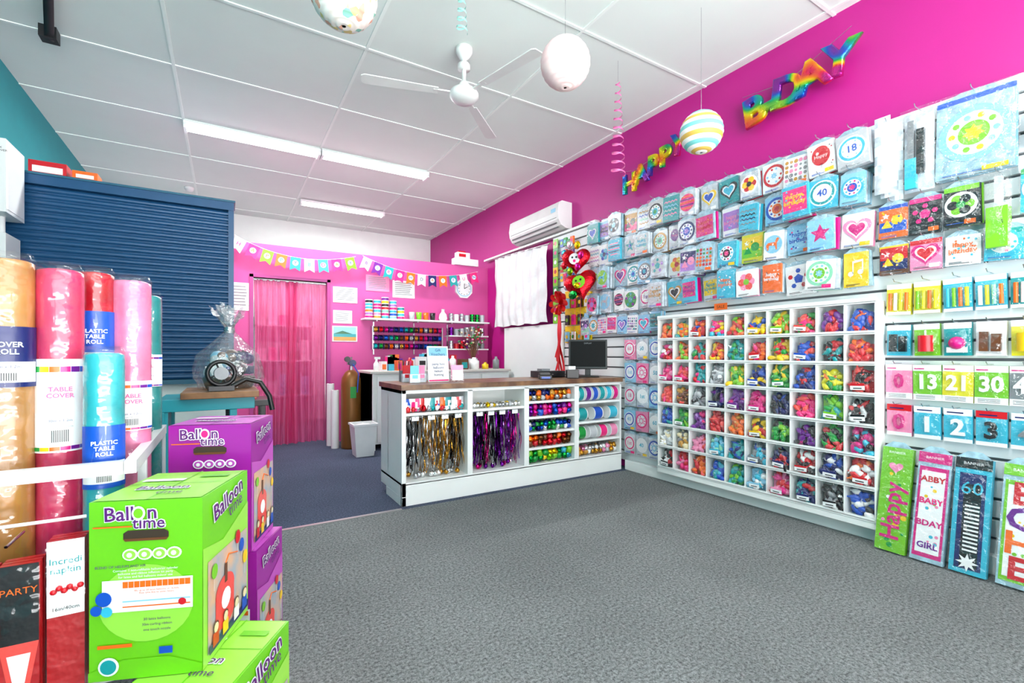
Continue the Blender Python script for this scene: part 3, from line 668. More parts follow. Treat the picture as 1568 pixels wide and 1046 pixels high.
# ---------------- right wall back zone
b=B('white_plastic_drape')
clm=mat('white_drape_plastic','e2e6e6',rough=.35,coat=.3,bump=.8,bscale=8,var=.08)
b.grid(lambda u,v:(2.965+.010*math.sin(u*46+math.sin(v*3)*2)+.005*math.sin(v*17+u*9),5.28-1.15*u+.012*math.sin(v*9),2.23-.88*v-.04*u*(1-v)+.008*math.sin(u*22)*v),60,30,clm)
b.cyl((2.965,5.32,2.235),(2.965,4.08,2.19),.008,chrome); b.done()
b=B('white_wall_board'); b.box(3.0,3.9,.6,3.02,5.1,1.33,wlam); b.done()
b=B('green_yellow_bunting_strip')
for i in range(9): b.M=RW(4.02,2.18-.1*i,3.0); b.box(-.04,-.05,0,.04,.045,.006,P(['lime','green','lime','yellow'][i%4])); b.disc(0,0,.008,.022,P(['red','hot','white'][i%3]),12)
for i in range(16):
    b.M=RW(3.88-.055*(i%4),2.16-.12*(i//4)-R.uniform(0,.03),3.0); b.box(-.025,-.04,.01,.025,.04,.03,P(R.choice(bright))); b.disc(0,0,.032,.018,P(R.choice(bright)),10)
b.M=I4; b.done()
b=B('yellow_slatwall_stock')
for i in range(6): 
    b.box(3.0,3.46,1.12+.09*i,3.02,3.86,1.20+.09*i,P('yellow'))
for i in range(12):
    y=3.5+.1*(i%4); z=1.18+.17*(i//4); b.M=RW(y,z,2.99); b.box(-.03,-.05,0,.03,.05,.015,P(R.choice(['lblue','white','gold','pink','black']))); b.disc(0,0,.0165,.02,P(R.choice(bright)),10); b.M=I4; hook(b,y,z+.055,.02)
b.done()
def foil_heart(b,y,z,r,c1,c2,x=2.9,rot=0):
    b.M=RW(y,z,x,rot)@Matrix.Rotation(math.radians(35),4,'Y')
    pts=[]
    for i in range(36):
        t=2*math.pi*i/36; X=16*math.sin(t)**3; Y=13*math.cos(t)-5*math.cos(2*t)-2*math.cos(3*t)-math.cos(4*t); pts.append((X/16*r,Y/16*r))
    for sg in (1,-1):
        vs=[];fs=[]
        K=6
        for k in range(K+1):
            q=1-k/K
            for X,Y in pts: vs.append((X*q,Y*q,sg*r*.38*math.sqrt(max(0,1-q*q))))
        n=36
        for k in range(K):
            for i in range(n):
                f=(k*n+i,(k+1)*n+i,(k+1)*n+(i+1)%n,k*n+(i+1)%n); fs.append(f if sg>0 else f[::-1])
        b.add(vs,fs,F(c1),True)
    zz=r*.40
    b.disc(0,.02*r,zz,r*.38,P(c2),18)
    b.disc(-r*.14,r*.12,zz+.002,r*.07,blk,10); b.disc(r*.14,r*.12,zz+.002,r*.07,blk,10); b.disc(0,-r*.12,zz+.002,r*.10,P('pink'),12)
    b.M=I4
b=B('foil_character_balloon'); foil_heart(b,3.50,1.90,.14,'red','white',x=2.85)
for i in range(7):
    a=i*.9; b.M=RW(3.5,1.90,2.80); b.sph((.13*math.cos(a),.13*math.sin(a)+.02,0),.04,F(['pink','yellow','white','aqua','red','lime','hot'][i]),12,8,(1,1,.5))
b.M=I4; b.tube([(2.85,3.5,1.8),(2.88,3.55,1.4),(2.88,3.6,.81)],.002,P('red'),4); b.done()
b=B('foil_character_balloon'); foil_heart(b,3.42,1.66,.16,'red','lime',x=2.84,rot=.3)
b.M=RW(3.46,1.58,2.78); b.sph((0,-.02,0),.045,F('green'),12,8,(1.3,1,.5)); b.sph((.06,.06,0),.03,F('yellow'),12,8); b.sph((-.08,.06,0),.035,F('white'),12,8); b.M=I4
b.tube([(2.84,3.42,1.55),(2.86,3.45,1.2),(2.86,3.5,.81)],.002,P('red'),4); b.done()
b=B('red_ribbon_bow')
rm=mat('red_satin_ribbon','d0141c',rough=.3,coat=.3)
for i in range(8):
    a=math.pi*2*i/8; ln=.12
    b.M=RW(3.80,1.52,2.9)@Matrix.Rotation(a,4,'Z')
    b.grid(lambda u,v:(ln*math.sin(math.pi*v), .03*math.sin(2*math.pi*v)+ (u-.5)*.01, .04*math.sin(math.pi*v)+(u-.5)*.05),2,14,rm)
for i in range(6):
    b.M=RW(3.80,1.5,2.9); x0=-.05+.02*i; L=R.uniform(.45,.75)
    b.grid(lambda u,v:(x0*v*1.5+(u-.5)*.035+.012*math.sin(v*9+i),-L*v,.02*math.sin(v*7+i)+.008*i),2,14,rm)
b.M=I4; b.done()

# ---------------- partition stuff
def paper(name,x0,x1,z0,z1,c,fn=None):
    b=B(name); b.M=FR((x0+x1)/2,YP-.001,(z0+z1)/2); w=x1-x0;h=z1-z0
    b.box(-w/2,-h/2,0,w/2,h/2,.004,P(c) if c!='white' else cardw)
    if fn: fn(b,w,h)
    b.M=I4; b.done()
def lines(b,w,h):
    for i in range(7): b.rect(-w*.40,h*.34-i*h*.11,w*(.25+.15*R.random()),h*.34-i*h*.11+h*.04,.005,P('grey'))
def land(b,w,h): b.rect(-w*.45,0,w*.45,h*.44,.005,P('lblue')); b.rect(-w*.45,-h*.44,w*.45,0,.005,P('teal')); b.poly([(-w*.45,0),(-w*.1,h*.2),(w*.3,0)],.006,P('dgreen')); b.rect(-w*.45,-h*.44,w*.45,-h*.2,.006,P('gold'))
paper('wall_notice',.06,.21,1.46,1.75,'white',lines); paper('wall_notice',1.05,1.32,1.60,1.78,'white',lines); paper('wall_notice',1.05,1.26,1.36,1.51,'white',lines)
paper('landscape_poster',1.04,1.32,1.15,1.33,'white',land)
paper('wall_notice',1.42,1.70,1.76,1.95,'lpink',lines); paper('wall_notice',1.74,2.02,1.70,1.91,'white',lines)
b=B('wall_clock'); b.M=FR(2.69,YP,1.87)
oc=[(.13*math.cos(math.pi/8+i*math.pi/4),.13*math.sin(math.pi/8+i*math.pi/4)) for i in range(8)]
b.add([(x,y,0) for x,y in oc]+[(x,y,.03) for x,y in oc],[tuple(range(7,-1,-1)),tuple(range(8,16))]+[(i,(i+1)%8,8+(i+1)%8,8+i) for i in range(8)],wlam)
b.disc(0,0,.0312,.105,P('lblue'),24); b.disc(0,0,.0324,.095,cardw,24)
for i in range(12): a=i*math.pi/6; b.disc(.08*math.cos(a),.08*math.sin(a),.0335,.006,blk,8)
b.rect(-.004,0,.004,.07,.035,blk); b.poly([(0,-.005),(.05,.025),(.05,.032),(0,.005)],.036,blk); b.M=I4; b.done()
def sheer():
    m=bpy.data.materials.new('sheer_pink_curtain'); m.use_nodes=True; nt=m.node_tree; p=nt.nodes['Principled BSDF']; p.inputs['Roughness'].default_value=.6
    tc=nt.nodes.new('ShaderNodeTexCoord'); mp=nt.nodes.new('ShaderNodeMapping'); mp.inputs['Scale'].default_value=(22,22,1.2); n=nt.nodes.new('ShaderNodeTexNoise'); n.inputs['Scale'].default_value=1; n.inputs['Detail'].default_value=4
    r=nt.nodes.new('ShaderNodeValToRGB'); r.color_ramp.elements[0].position=.35; r.color_ramp.elements[1].position=.7; r.color_ramp.elements[0].color=hx('cc3478'); r.color_ramp.elements[1].color=hx('f088b8')
    nt.links.new(tc.outputs['Object'],mp.inputs[0]); nt.links.new(mp.outputs[0],n.inputs['Vector']); nt.links.new(n.outputs['Fac'],r.inputs['Fac']); nt.links.new(r.outputs['Color'],p.inputs['Base Color'])
    out=nt.nodes['Material Output']; tr=nt.nodes.new('ShaderNodeBsdfTransparent'); tr.inputs[0].default_value=hx('ffb0d8'); tl=nt.nodes.new('ShaderNodeBsdfTranslucent'); tl.inputs[0].default_value=hx('f070a8')
    m1=nt.nodes.new('ShaderNodeMixShader'); m1.inputs[0].default_value=.35; m2=nt.nodes.new('ShaderNodeMixShader')
    nt.links.new(p.outputs[0],m1.inputs[1]); nt.links.new(tl.outputs[0],m1.inputs[2]); m2.inputs[0].default_value=.3
    nt.links.new(m1.outputs[0],m2.inputs[1]); nt.links.new(tr.outputs[0],m2.inputs[2]); nt.links.new(m2.outputs[0],out.inputs[0]); return m
sh=sheer()
b=B('sheer_curtain')
def cur(x0,x1,yy,ph):
    b.grid(lambda u,v:(x0+(x1-x0)*u+.012*math.sin(v*4+u*9), YP+yy+.03*math.sin(u*36+v*1.5+ph)*(.5+.5*v)+.012*math.sin(u*77+v+ph), DZ-.02-(DZ-.04)*v),100,20,sh)
cur(.255,.68,.03,0); cur(.56,.985,.07,1.3)
b.cyl((.25,YP+.04,DZ-.02),(.985,YP+.04,DZ-.02),.008,chrome); b.done()
b=B('storeroom_shelf'); 
for z in (.4,.9,1.4): b.box(.35,7.4,z,1.1,7.7,z+.02,wlam)
for x in (.35,1.08): b.box(x,7.4,0,x+.02,7.7,1.8,wlam)
for z in (.42,.92,1.42):
    for i in range(5): b.box(.38+.14*i,7.45,z,.49+.14*i,7.65,z+R.uniform(.12,.3),P(R.choice(['white','offw','lblue','brown','lpink'])))
b.done()
def bunting(p,cs,lets):
    b=B('party_bunting'); 
    def q(t): return Vector(p[0])*(1-t)**2+Vector(p[1])*2*t*(1-t)+Vector(p[2])*t*t
    b.tube([q(i/20) for i in range(21)],.0025,cardw,5)
    n=len(cs)
    for i,c in enumerate(cs):
        t=(i+.5)/n; v=q(t); d=q(t+.01)-q(t-.01); a=math.atan2(d.z,d.x)
        b.M=FR(v.x,v.y-.004,v.z,0)@Matrix.Rotation(a,4,'Z')
        w=.052; h=.145
        b.poly([(-w,0),(-w,-h),(0,-h*.8),(w,-h),(w,0)],0,P(c)); b.poly([(-w,0),(w,0),(w,-h),(0,-h*.8),(-w,-h)],-.001,P(c)); b.disc(0,-h*.42,.0012,.030,cardw,14); b.text(lets[i%len(lets)],0,-h*.42,.0025,.055,P(cs[(i+1)%n] if cs[(i+1)%n]!='white' else 'blue'),off=.02)
    b.M=I4; b.done()
bunting([(.08,5.56,2.22),(.62,5.56,1.93),(1.28,5.56,2.13)],['white','pink','lime','orange','teal','white','aqua','pink','lime'],'HAPPYBDAY')
bunting([(1.36,5.56,2.15),(2.05,5.56,1.86),(2.86,5.56,2.10)],['white','purple','teal','pink','orange','white','navy','orange','teal','white','pink'],'BIRTHDAYFUN')
b=B('wall_shelf'); b.box(1.36,YP-.2,1.405,2.98,YP,1.425,wlam)
for x in (1.5,2.0,2.45,2.9): b.box(x,YP-.16,1.39,x+.015,YP,1.405,chrome); b.box(x,YP-.01,1.0,x+.015,YP,1.4,chrome)
b.box(2.42,YP-.17,1.23,2.98,YP,1.245,wlam); b.box(2.42,YP-.17,1.06,2.98,YP,1.075,wlam); b.done()
b=B('ribbon_tub_stack')
for i in range(5):
    x=1.43+.095*i
    for k in range([6,6,7,6,4][i]):
        c=R.choice(bright+soft); b.cyl((x,YP-.1,1.428+.036*k),(x,YP-.1,1.428+.036*k+.026),.042,P(c),n=16); b.cyl((x,YP-.1,1.428+.036*k+.026),(x,YP-.1,1.428+.036*k+.035),.044,cardw,n=16)
for i in range(4):
    x=1.95+.09*i; b.lathe([(0,1.426),(.028,1.426),(.036,1.52),(.033,1.52),(.026,1.435),(0,1.435)],(x,YP-.1,0),P(['silver','lime','orange','black'][i]))
b.done()
b=B('white_vase'); b.lathe([(0,1.426),(.04,1.426),(.055,1.46),(.045,1.51),(.02,1.54),(.02,1.57),(.028,1.575),(.015,1.57)],(2.36,YP-.1,0),mat('vase_ceramic','f4f4f2',rough=.2)); b.done()
b=B('shelf_party_stock')
for z in (1.427,1.247,1.077):
    for i in range(7):
        x=2.47+.075*i; h=R.uniform(.06,.12); c=R.choice(['silver','white','grey','brown','red','purple','green','white','silver'])
        if R.random()<.5:
            for k in range(3): b.cyl((x,YP-.1,z+.035*k),(x,YP-.1,z+.035*k+.03),.032,F(c),n=12)
        else: b.cyl((x,YP-.1,z),(x,YP-.1,z+h),.03,P(c),r1=.035,n=12)
b.done()
b=B('foil_ribbon_spool_rack')
for r,z in enumerate((1.30,1.20,1.10)):
    b.cyl((1.48,YP-.07,z),(2.36,YP-.07,z),.005,chrome,n=8)
    for i in range(14):
        x=1.51+.062*i; c=['gold','red','hot','purple','navy','blue','teal','green','brown','orange','silver'][(i+3*r)%11]
        b.cyl((x-.02,YP-.07,z),(x+.02,YP-.07,z),.034,F(c),n=14); b.cyl((x-.026,YP-.07,z),(x-.021,YP-.07,z),.038,P('navy'),n=14)
for x in (1.48,2.36): b.box(x-.006,YP-.08,1.06,x+.006,YP,1.34,chrome)
b.done()
b=B('storage_box'); b.box(2.56,YP-.03,2.182,2.9,YP+.08,2.27,wlam); b.box(2.60,YP-.02,2.27,2.78,YP+.07,2.35,cardw); b.M=FR(2.69,YP-.021,2.31); b.rect(-.07,-.02,.03,.02,.001,P('red')); b.M=I4; b.box(2.62,YP-.01,2.35,2.72,YP+.05,2.37,P('red')); b.done()

# back bench + stuff
b=B('back_bench'); b.box(1.3,4.9,0,1.33,5.45,.8,wlam); b.box(1.3,4.92,.06,2.96,5.45,.8,wlam); b.box(1.27,4.87,.8,2.96,5.46,.825,mat('bench_top','d8d4cc',rough=.4))
for x in (1.34,1.75,2.16,2.57): b.box(x+.01,4.905,.08,x+.38,4.92,.77,cardw); b.box(x+.33,4.895,.6,x+.345,4.905,.7,chrome)
b.done(bevel=.003)
b=B('bench_clutter')
items=[(1.45,'white',.10,.03),(1.53,'aqua',.07,.03),(1.62,'orange',.11,.03),(1.75,'red',.14,.04),(1.88,'white',.15,.05),(2.0,'silver',.12,.04),(2.15,'lpink',.1,.05),(2.27,'white',.16,.04),(2.4,'brown',.12,.05),(2.55,'white',.14,.06),(2.7,'yellow',.08,.04),(2.85,'grey',.15,.04)]
for x,c,h,r in items:
    if R.random()<.5: b.box(x-r,5.0,.826,x+r,5.1,.826+h,P(c)); b.box(x-r*.7,4.998,.84,x+r*.7,5.0,.826+h*.7,P(R.choice(bright)))
    else: b.lathe([(0,.826),(r,.826),(r,.826+h*.7),(r*.4,.826+h*.85),(r*.4,.826+h),(0,.826+h)],(x,5.05,0),P(c),n=14)
for i in range(22):
    x=R.uniform(1.5,2.4); s_=R.uniform(.02,.04); z=.826; h=R.uniform(.06,.2); b.box(x-s_,5.25,z,x+s_,5.33,z+h,P(R.choice(bright+['white','white','silver'])))
b.done()
b=B('flower_arrangement')
b.lathe([(0,.826),(.05,.826),(.06,.95),(.05,.95),(.045,.84),(0,.84)],(2.66,5.3,0),mat('vase_glass','c8d8d4',rough=.1))
for i in range(50):
    a=R.uniform(0,6.28); rr=R.uniform(.03,.2); z=R.uniform(1.1,1.36); p=(2.66+rr*math.cos(a),5.3+rr*math.sin(a)*.6,z)
    b.tube([(2.66,5.3,.9),(2.66+rr*.4*math.cos(a),5.3,(.9+z)/2+.03),p],.0025,P('brown'),4); b.sph(p,.015,P(R.choice(['lpink','coral','brown','cream','dgreen','green','white'])),8,5,(1,1,.7),jit=.2)
b.done()
b=B('spray_bottle'); b.lathe([(0,.826),(.03,.826),(.03,.9),(.012,.93),(.012,.95),(0,.95)],(1.36,4.98,0),cardw,n=14); b.box(1.34,4.97,.95,1.40,4.99,.975,P('white')); b.done()
b=B('waste_bin'); bx,by=1.17,4.76
wb=mat('bin_plastic','eceff0',rough=.4)
def fr(s,z): return [(bx-s,by-s,z),(bx+s,by-s,z),(bx+s,by+s,z),(bx-s,by+s,z)]
b.add(fr(.085,0)+fr(.11,.30)+fr(.12,.30)+fr(.12,.32)+fr(.105,.32)+fr(.08,.02),[(3,2,1,0)]+[(4*k+i,4*k+(i+1)%4,4*k+4+(i+1)%4,4*k+4+i) for k in range(5) for i in range(4)]+[(20,21,22,23)],wb)
b.sph((bx,by,.27),.09,P('white'),10,6,(1,1,.5),jit=.15); b.done()
b=B('helium_cylinder'); tm=mat('bronze_tank_paint','8a5a28',rough=.35,metal=.3); hx0,hy0=1.15,5.2
b.lathe([(0,0),(.1,0),(.102,.02),(.102,.68),(.095,.75),(.06,.81),(.03,.835),(0,.835)],(hx0,hy0,0),tm)
b.cyl((hx0,hy0,.83),(hx0,hy0,.93),.02,chrome); b.box(hx0-.04,hy0-.02,.89,hx0+.04,hy0+.02,.92,chrome); b.cyl((hx0,hy0-.06,.91),(hx0,hy0-.09,.91),.035,P('navy'),n=14); b.cyl((hx0-.05,hy0-.04,.95),(hx0-.05,hy0-.07,.95),.03,P('black'),n=14); b.tube([(hx0,hy0,.92),(hx0,hy0-.03,.97),(hx0-.05,hy0-.05,.95)],.008,chrome); b.tube([(hx0,hy0-.09,.9),(hx0+.05,hy0-.12,.8),(hx0+.04,hy0-.11,.6)],.006,P('blue'),6)
b.M=FR(hx0,hy0-.104,.6); b.rect(-.03,-.06,.03,.06,0,P('green')); b.M=I4
b.done()
b=B('paper_roll')
for x,y,h in ((.985,5.45,.68),(1.0,5.27,.62)): b.cyl((x,y,0),(x,y,h),.04,cardw,n=20); b.cyl((x,y,h),(x,y,h+.002),.018,P('brown'),n=12)
b.done()

# ---------------- workbench left with basket
b=B('teal_workbench'); tb=mat('teal_bench_paint','128c98',rough=.4)
b.box(-.3,3.0,.70,.14,3.42,.765,tb)
b.box(-.2,2.96,.765,.16,3.44,.80,mat('bench_wood','9c6c40',rough=.45,hex2='6c4626',vscale=7))
for x in (-.29,.02):
    for y in (3.01,3.38): b.box(x,y,0,x+.035,y+.035,.7,tb)
b.box(-.29,3.02,.3,.05,3.4,.32,tb); b.box(-.3,3.0,.5,-.27,3.42,.7,tb)
b.done(bevel=.003)
b=B('wrapped_gift_hamper')
cel=film('cellophane_wrap',.26,tint='e4e8ec',rough=.10,bs=14,bump=1.0,haze=.25)
hc=(.0,3.3)
b.lathe([(0,.802),(.12,.802),(.14,.86),(.13,.87),(.0,.86)],(hc[0]+.02,hc[1],0),mat('wicker','5a4630',hex2='2c2018'),n=16)
for i in range(34):
    a=R.uniform(0,6.28); rr=R.uniform(0,.11); zz=.88+R.uniform(0,.12)
    b.M=Matrix.Translation((hc[0]+.02+rr*math.cos(a),hc[1]+rr*math.sin(a),zz))@Matrix.Rotation(R.uniform(0,3),4,(R.random(),R.random(),.5))
    s_=R.uniform(.02,.04); m_=P(R.choice(['grey','silver','navy','grey','black','blue','coral','lblue','brown','white']))
    if i%2: b.box(-s_,-s_*.7,-s_,s_,s_*.7,s_,m_)
    else: b.sph((0,0,0),s_,m_,10,6)
b.M=I4
b.lathe([(.15,.803),(.175,.86),(.175,.92),(.15,1.0),(.09,1.07),(.035,1.13),(.022,1.15)],(hc[0]+.02,hc[1],0),cel,n=30,jit=.12)
b.lathe([(.028,1.13),(.03,1.15),(.028,1.165)],(hc[0]+.02,hc[1],0),F('silver'),n=12)
tuft=film('cellophane_tuft',.40,tint='e4e6e8',rough=.1,bs=30,bump=1.0,haze=.3)
for i in range(18):
    a=i*.37; L=R.uniform(.08,.16); lean=R.uniform(.3,.8)
    b.M=Matrix.Translation((hc[0]+.02,hc[1],1.15))@Matrix.Rotation(a,4,'Z')
    b.grid(lambda u,v:(.01+L*lean*v,(u-.5)*.06*v+.006*math.sin(9*v),L*v+.012*math.sin(8*v+u*4)),3,5,tuft)
b.M=I4; b.done()
b=B('balloon_inflator'); b.M=FR(-.02,3.03,.802,.1)
tor=[]
for i in range(25):
    a=2*math.pi*i/24; tor.append((.065*math.cos(a),.095+.065*math.sin(a),0))
b.tube(tor,.012,blk,8)
b.cyl((0,.095,-.03),(0,.095,.02),.035,P('grey')); 
for i in range(4): a=i*math.pi/2+.4; b.tube([(.03*math.cos(a),.095+.03*math.sin(a),0),(.065*math.cos(a),.095+.065*math.sin(a),0)],.005,blk,5)
b.box(-.06,0,-.05,.06,.025,.03,blk); b.tube([(.05,.02,0),(.12,.06,0),(.19,.04,.01),(.235,-.04,.02),(.25,-.12,.02)],.014,blk,8)
b.M=I4; b.done()
b=B('black_stool')
for x,y in ((.0,3.55),(.20,3.55),(.0,3.8),(.20,3.8)): b.box(x,y,0,x+.03,y+.03,.66,blk)
b.box(-.02,3.52,.66,.26,3.85,.70,blk); b.box(.08,3.6,.70,.18,3.7,.78,P('red')); b.done(bevel=.003)

# ---------------- helium kit boxes
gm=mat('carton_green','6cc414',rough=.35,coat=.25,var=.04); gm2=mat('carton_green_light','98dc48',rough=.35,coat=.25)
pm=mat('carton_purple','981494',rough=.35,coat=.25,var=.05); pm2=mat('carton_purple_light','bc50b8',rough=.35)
logo=mat('logo_purple','5c1470',rough=.4)
def kit(x,y,z,a,w,d,h,main,light):
    b=B('helium_balloon_kit_box')
    Fm=FR(x,y,z,a)@Matrix.Translation((-w/2,0,0))
    b.M=Fm; b.box(-w/2,0,-d,w/2,h,0,main)
    e=.0012
    b.disc(0,h*.42,e,w*.42,light,28,.9); b.poly([(-w/2,0),(w/2,0),(w/2,h*.05),(w*.2,h*.11),(-w*.2,h*.11),(-w/2,h*.05)],2*e,main)
    b.text('Ball  n',-w*.13,h*.93,3*e,w*.19,cardw,rot=.03,off=.06); b.text('Ball  n',-w*.13,h*.93,4*e,w*.19,logo,rot=.03,off=.012); b.disc(-w*.06,h*.933,4.2*e,w*.06,cardw,16,1.15); b.disc(-w*.06,h*.933,4.8*e,w*.042,P('lime' if main is gm else 'hot'),16,1.15)
    b.text('time',w*.03,h*.875,3*e,w*.16,cardw,off=.06); b.text('time',w*.03,h*.875,4*e,w*.16,logo,off=.01)
    b.rect(-w*.46,h*.855,-w*.12,h*.863,3*e,P('orange')); b.text('BLEND OF HELIUM AND AIR',-w*.22,h*.635,3*e,w*.035,logo)
    hw=w*.2; b.poly([(-hw*.9,h*.775),(hw*.9,h*.775),(hw,h*.79),(hw,h*.82),(hw*.8,h*.835),(-hw*.8,h*.835),(-hw,h*.82),(-hw,h*.79)],2*e,mat('handle_hole','3a2a1c')); b.poly([(-hw*.9,h*.775),(hw*.9,h*.775),(hw,h*.79),(-hw,h*.79)],3*e,P('brown'))
    for i in range(4): b.disc((-1.5+i)*w*.13+.012,h*.70,3*e,w*.068,cardw,16,.85); b.disc((-1.5+i)*w*.13+.012,h*.70,4*e,w*.052,light,14,.85); b.disc((-1.5+i)*w*.13+.012,h*.70,5*e,w*.025,cardw,8)
    b.text('Contains: 1 non-refillable helium/air cylinder\nballoons and ribbon inflation kit party\nfor latex and foil balloons indoor use',0,h*.594,3*e,w*.032,cardw)
    b.rect(-w*.38,h*.38,w*.42,h*.56,3*e,cardw); b.rect(-w*.2,h*.515,w*.40,h*.55,4*e,P('orange'))
    for i in range(12): b.rect(-w*.2+i*w*.05,h*.515,-w*.197+i*w*.05,h*.55,4.5*e,cardw)
    b.text('fills up to 30 latex balloons or 16 foils\nfloat time five to seven hours',w*.1,h*.49,4*e,w*.026,P('orange'))
    for i in range(2): b.rect(-w*.2,h*(.405+.03*i),w*.4,h*(.412+.03*i),4*e,P('orange' if i<1 else 'lblue'))
    b.disc(-w*.36,h*.46,5*e,w*.07,P('blue')); b.disc(-w*.42,h*.40,6*e,w*.05,P('blue')); b.disc(-w*.33,h*.39,6*e,w*.05,P('aqua')); b.disc(w*.33,h*.42,5*e,w*.035,P('red'))
    for q,t in enumerate(('30 latex balloons','30m curling ribbon','one touch nozzle')): b.text(t,w*.1,h*(.33-.03*q),3*e,w*.035,logo)
    b.rect(-w*.42,h*.18,-w*.12,h*.20,3*e,P('orange')); b.rect(w*.12,h*.13,w*.24,h*.17,4*e,P('blue')); b.disc(-w*.32,h*.08,4*e,w*.09,cardw); b.disc(-w*.32,h*.08,5*e,w*.07,P('teal'))
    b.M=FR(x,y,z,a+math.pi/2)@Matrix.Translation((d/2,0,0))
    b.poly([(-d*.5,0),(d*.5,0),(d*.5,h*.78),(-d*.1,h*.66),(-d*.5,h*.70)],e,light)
    b.text('Balloon',0,h*.90,3*e,d*.22,cardw,rot=.2,off=.06); b.text('Balloon',0,h*.90,4*e,d*.22,logo,rot=.2,off=.012); b.text('time',d*.15,h*.83,4*e,d*.18,logo,rot=.2)
    b.rect(-d*.42,h*.05,d*.46,h*.60,2*e,mat('photo_print','d0a888',hex2='94a4b0',vscale=14)); 
    tk=P('coral'); b.rect(-d*.28,h*.16,d*.12,h*.34,3*e,tk); b.disc(-d*.08,h*.34,3.5*e,d*.20,tk,20,.7); b.disc(-d*.08,h*.17,3.2*e,d*.20,tk,20,.5); b.rect(-d*.1,h*.38,-d*.04,h*.50,3.8*e,P('brown')); b.disc(-d*.07,h*.28,4*e,d*.1,cardw,14)
    b.tube([(-d*.07,h*.5,.004),(.0,h*.54,.004),(d*.2,h*.50,.004)],.0015,P('orange'),4)
    for q,(xx,yy,c) in enumerate(((.3,.52,'blue'),(.2,.60,'red'),(.38,.42,'yellow'),(-.32,.52,'lime'))): b.disc(d*xx,h*yy,(4+q*.3)*e,d*.06,P(c),14,1.15); b.rect(d*xx-.0006,h*(yy-.12),d*xx+.0006,h*(yy-.04),3.9*e,cardw)
    b.rect(-d*.42,h*.05,d*.46,h*.10,4.8*e,P('navy')); 
    for q,(xx,c1) in enumerate(((-.3,'red'),(-.1,'yellow'),(.15,'white'),(.35,'blue'))): b.rect(d*(xx-.06),h*.07,d*(xx+.06),h*.15,(5.2+q*.1)*e,P(c1)); b.disc(d*xx,h*.175,(5.8+q*.1)*e,d*.045,P('cream'),10); b.disc(d*xx,h*.19,(5.7+q*.1)*e,d*.05,P('brown'),10,.7)
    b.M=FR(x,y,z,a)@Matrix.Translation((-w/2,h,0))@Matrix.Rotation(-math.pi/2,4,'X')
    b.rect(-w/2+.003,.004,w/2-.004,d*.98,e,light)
    b.rect(-.0012,0,.0012,d,2*e,main); b.rect(-w/2+.003,d*.52,w/2-.004,d*.53,2*e,main)
    b.text('Balloon',-w*.05,d*.35,3*e,w*.17,cardw,off=.06); b.text('Balloon',-w*.05,d*.35,4*e,w*.17,logo); b.text('time',w*.1,d*.18,4*e,w*.14,logo)
    b.rect(-w*.42,d*.6,w*.0,d*.68,3*e,cardw); b.rect(w*.1,d*.72,w*.4,d*.8,3*e,main)
    b.M=I4; b.done()
kit(-.041,1.169,.342,math.radians(-22),.208,.237,.36,gm,gm2)
kit(.005,1.079,0.001,math.radians(-32.3),.208,.241,.338,gm,gm2)
kit(.0615,1.51,.445,math.radians(-20),.207,.2,.36,pm,pm2)
kit(.075,1.505,.083,math.radians(-24),.207,.2,.36,pm,pm2)
b=B('display_plinth'); b.M=FR(.08,1.50,0,math.radians(-24)); b.box(-.21,0.001,-.2,.0,.081,0,wlam); b.M=I4; b.done()

